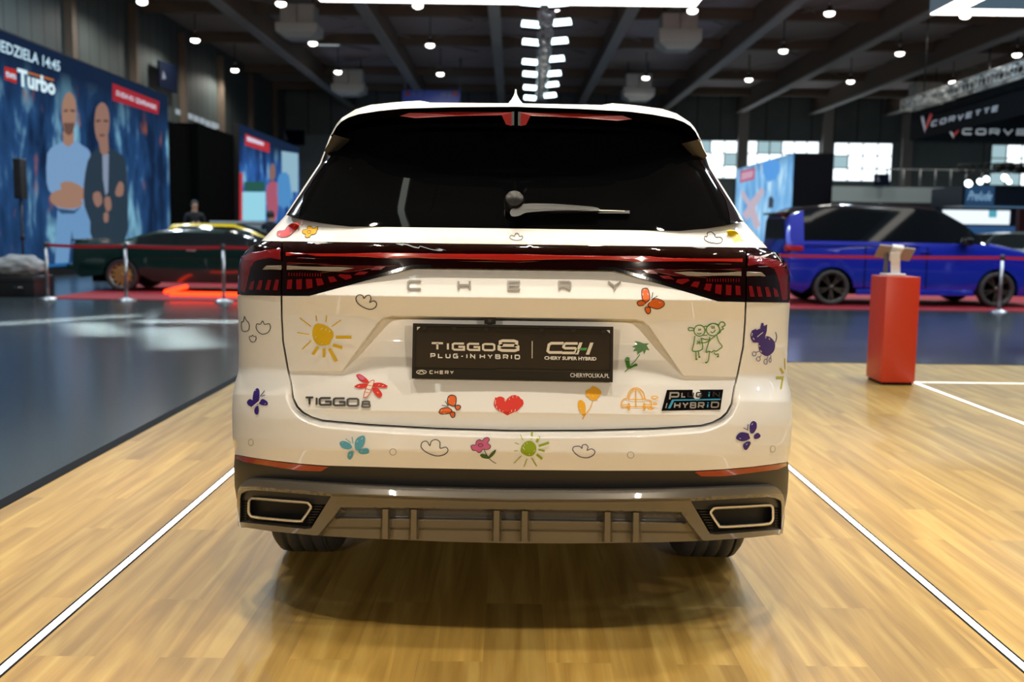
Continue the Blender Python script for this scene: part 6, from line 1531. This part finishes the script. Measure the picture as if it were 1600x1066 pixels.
# stand's luminous frames
def lum_frame(name, x0, x1, y0_, y1_, z, label, strength, sides):
    t = thing(name, label, 'light frame', ((x0 + x1) / 2, (y0_ + y1_) / 2, z), 0, 'luminous frames over the stand')
    G = glow('frame_glow', (1, .95, .84), strength); SD = mat('frame_side', (.10, .16, .22), rough=.4)  # bluish light on the frame's sides is put into their colour
    w_ = .30
    for (a0, b0, a1, b1) in sides:
        mb = MB(); mb.box((a0, b0, z + .015), (a1, b1, z + .26), SD); r_ = mb.obj('frame_bar', t); r_.matrix_parent_inverse = t.matrix_basis.inverted()
        mb = MB(); mb.box((a0 + .01, b0 + .01, z), (a1 - .01, b1 - .01, z + .015), G); mb.obj('light_panel', r_)
    mb = MB()
    for xx in (x0 + .15, x1 - .15): mb.tube([(xx, y1_ - .15, z + .26), (xx, y1_ - .15, HZ - .02)], .012, rigm, 5)
    o = mb.obj('hanging_cable', t); o.matrix_parent_inverse = t.matrix_basis.inverted()
FZZ = 4.0
fa = at(1095, 7, 12.2); fa2 = at_z(1095, 7, FZZ); fb = at_z(1468, 15, FZZ)
lum_frame('overhead_luminaire', -2.4, fa2.x, 4.2, fa2.y + .3, FZZ + .035, 'big white luminous frame hanging over the front of the SUV, at the top edge', 4.0, [(-2.4, fa2.y, fa2.x, fa2.y + .3), (fa2.x - .3, 4.2, fa2.x, fa2.y), (-2.4, 4.2, -2.1, fa2.y)])
lum_frame('overhead_luminaire', fb.x, fb.x + 5, 4.2, fb.y + .3, FZZ, 'white luminous frame hanging over the next bay, at the top right corner', 4.0, [(fb.x, fb.y, fb.x + 5, fb.y + .3), (fb.x, 4.2, fb.x + .3, fb.y), (fb.x + 4.7, 4.2, fb.x + 5, fb.y)])
# light bar overhead that shows as a streak in the rear window
mb = MB(); mb.box((-1.0, -1.5, 4.02), (-.92, 3.12, 4.1), rigm); lbx = thing('light_bar_pendant', 'long light bar hanging over the wooden floor behind the SUV', 'light bar', (-.96, .6, 4.02)); o = mb.obj('housing', lbx); o.matrix_parent_inverse = lbx.matrix_basis.inverted()
mb = MB(); mb.box((-1.0, -1.5, 4.0), (-.92, 3.12, 4.02), glow('bar_glow', (.95, 1, .9), 6)); o = mb.obj('light_panel', lbx); o.matrix_parent_inverse = lbx.matrix_basis.inverted()
mb = MB(); mb.tube([(-.96, -1, 4.1), (-.96, -1, HZ - .02)], .01, rigm, 5); mb.tube([(-.96, 2.5, 4.1), (-.96, 2.5, HZ - .02)], .01, rigm, 5); o = mb.obj('hanging_cable', lbx); o.matrix_parent_inverse = lbx.matrix_basis.inverted()
# hanging direction sign and wall banners
SB = mat('sign_blue', (.012, .03, .16), rough=.5, emis=(.012, .03, .16), estr=.35); SW = mat('sign_white', (.2, .22, .3), rough=.5); SRD = mat('sign_red', (.4, .06, .06), rough=.5)  # faint glow put into the sign's blue
def sg(px, py, d_): return at(px, py, 50 + d_)
sgn = thing('hanging_sign', 'blue direction sign hanging on two rods behind the SUV roof', 'sign', sg(674, 170, 0))
def sobj(mb, name): o = mb.obj(name, sgn); o.matrix_parent_inverse = sgn.matrix_basis.inverted(); return o
mb = MB(); mb.prism([(629, 141), (719, 141.5), (719, 170), (629, 170)], sg, 0, .12, SB); sobj(mb, 'panel')
for px in (633, 719):
    mb = MB(); p = sg(px, 141, .06); mb.tube([p, (p.x, p.y, HZ - .02)], .05, mat('sign_rod', (.16, .16, .155), rough=.5), 6); sobj(mb, 'rod')
for px in (636.5, 711):
    mb = MB(); mb.prism(circ(px, 146.5, 4.2, 4.2, 14), sg, -.02, 0, SRD); sobj(mb, 'red_dot')
mb = MB()
for tx, x0, x1 in (('A 27', 644, 660), ('10 B', 689, 706)):
    vs, fs = font_shape(tx, .02); mb.add([sg(x0 + (x1 - x0) * x, 150 - 7 * y, -.02) for x, y in vs], fs, SW)
sobj(mb, 'sign_text')
def wall_banner(pts, X, label, fn=None):
    mb = MB(); P0 = [fn(*p) for p in pts]; n_ = Vector((.06, 0, 0)) if X else Vector((0, -.06, 0)); mb.add(P0 + [p + n_ for p in P0], [(0, 1, 2, 3), (4, 7, 6, 5), (0, 4, 5, 1), (1, 5, 6, 2), (2, 6, 7, 3), (3, 7, 4, 0)], mat('banner_blue', (.004, .009, .028), rough=.8, spec=.1))
    o = tag(mb.obj('wall_banner'), label, 'banner'); cx_ = sum(p[0] for p in pts) / 4; cy_ = sum(p[1] for p in pts) / 4
    mb = MB(); w_ = abs(pts[1][0] - pts[0][0]); mb.add([fn(*q) + n_ * 1.15 for q in ((cx_ - w_ * .28, cy_ - w_ * .35), (cx_ - w_ * .12, cy_ + w_ * .1), (cx_ - w_ * .34, cy_ + w_ * .12))], [(0, 1, 2)], SW); mb.obj('emblem', o)
wall_banner([(246, 94), (275, 104), (275, 146), (246, 136)], True, 'dark blue banner high on the left wall above the big video wall', lambda px, py: at_x(px, py, WX0 + .3))
wall_banner([(435, 203), (476, 204), (476, 227), (435, 226)], False, 'dark blue banner on the far wall above the smaller video wall', lambda px, py: at(px, py, WY1 - .2))
wall_banner([(1365, 272), (1389, 272), (1389, 290), (1365, 290)], False, 'small dark blue banner under the far windows by the gallery', lambda px, py: at(px, py, 49.8))
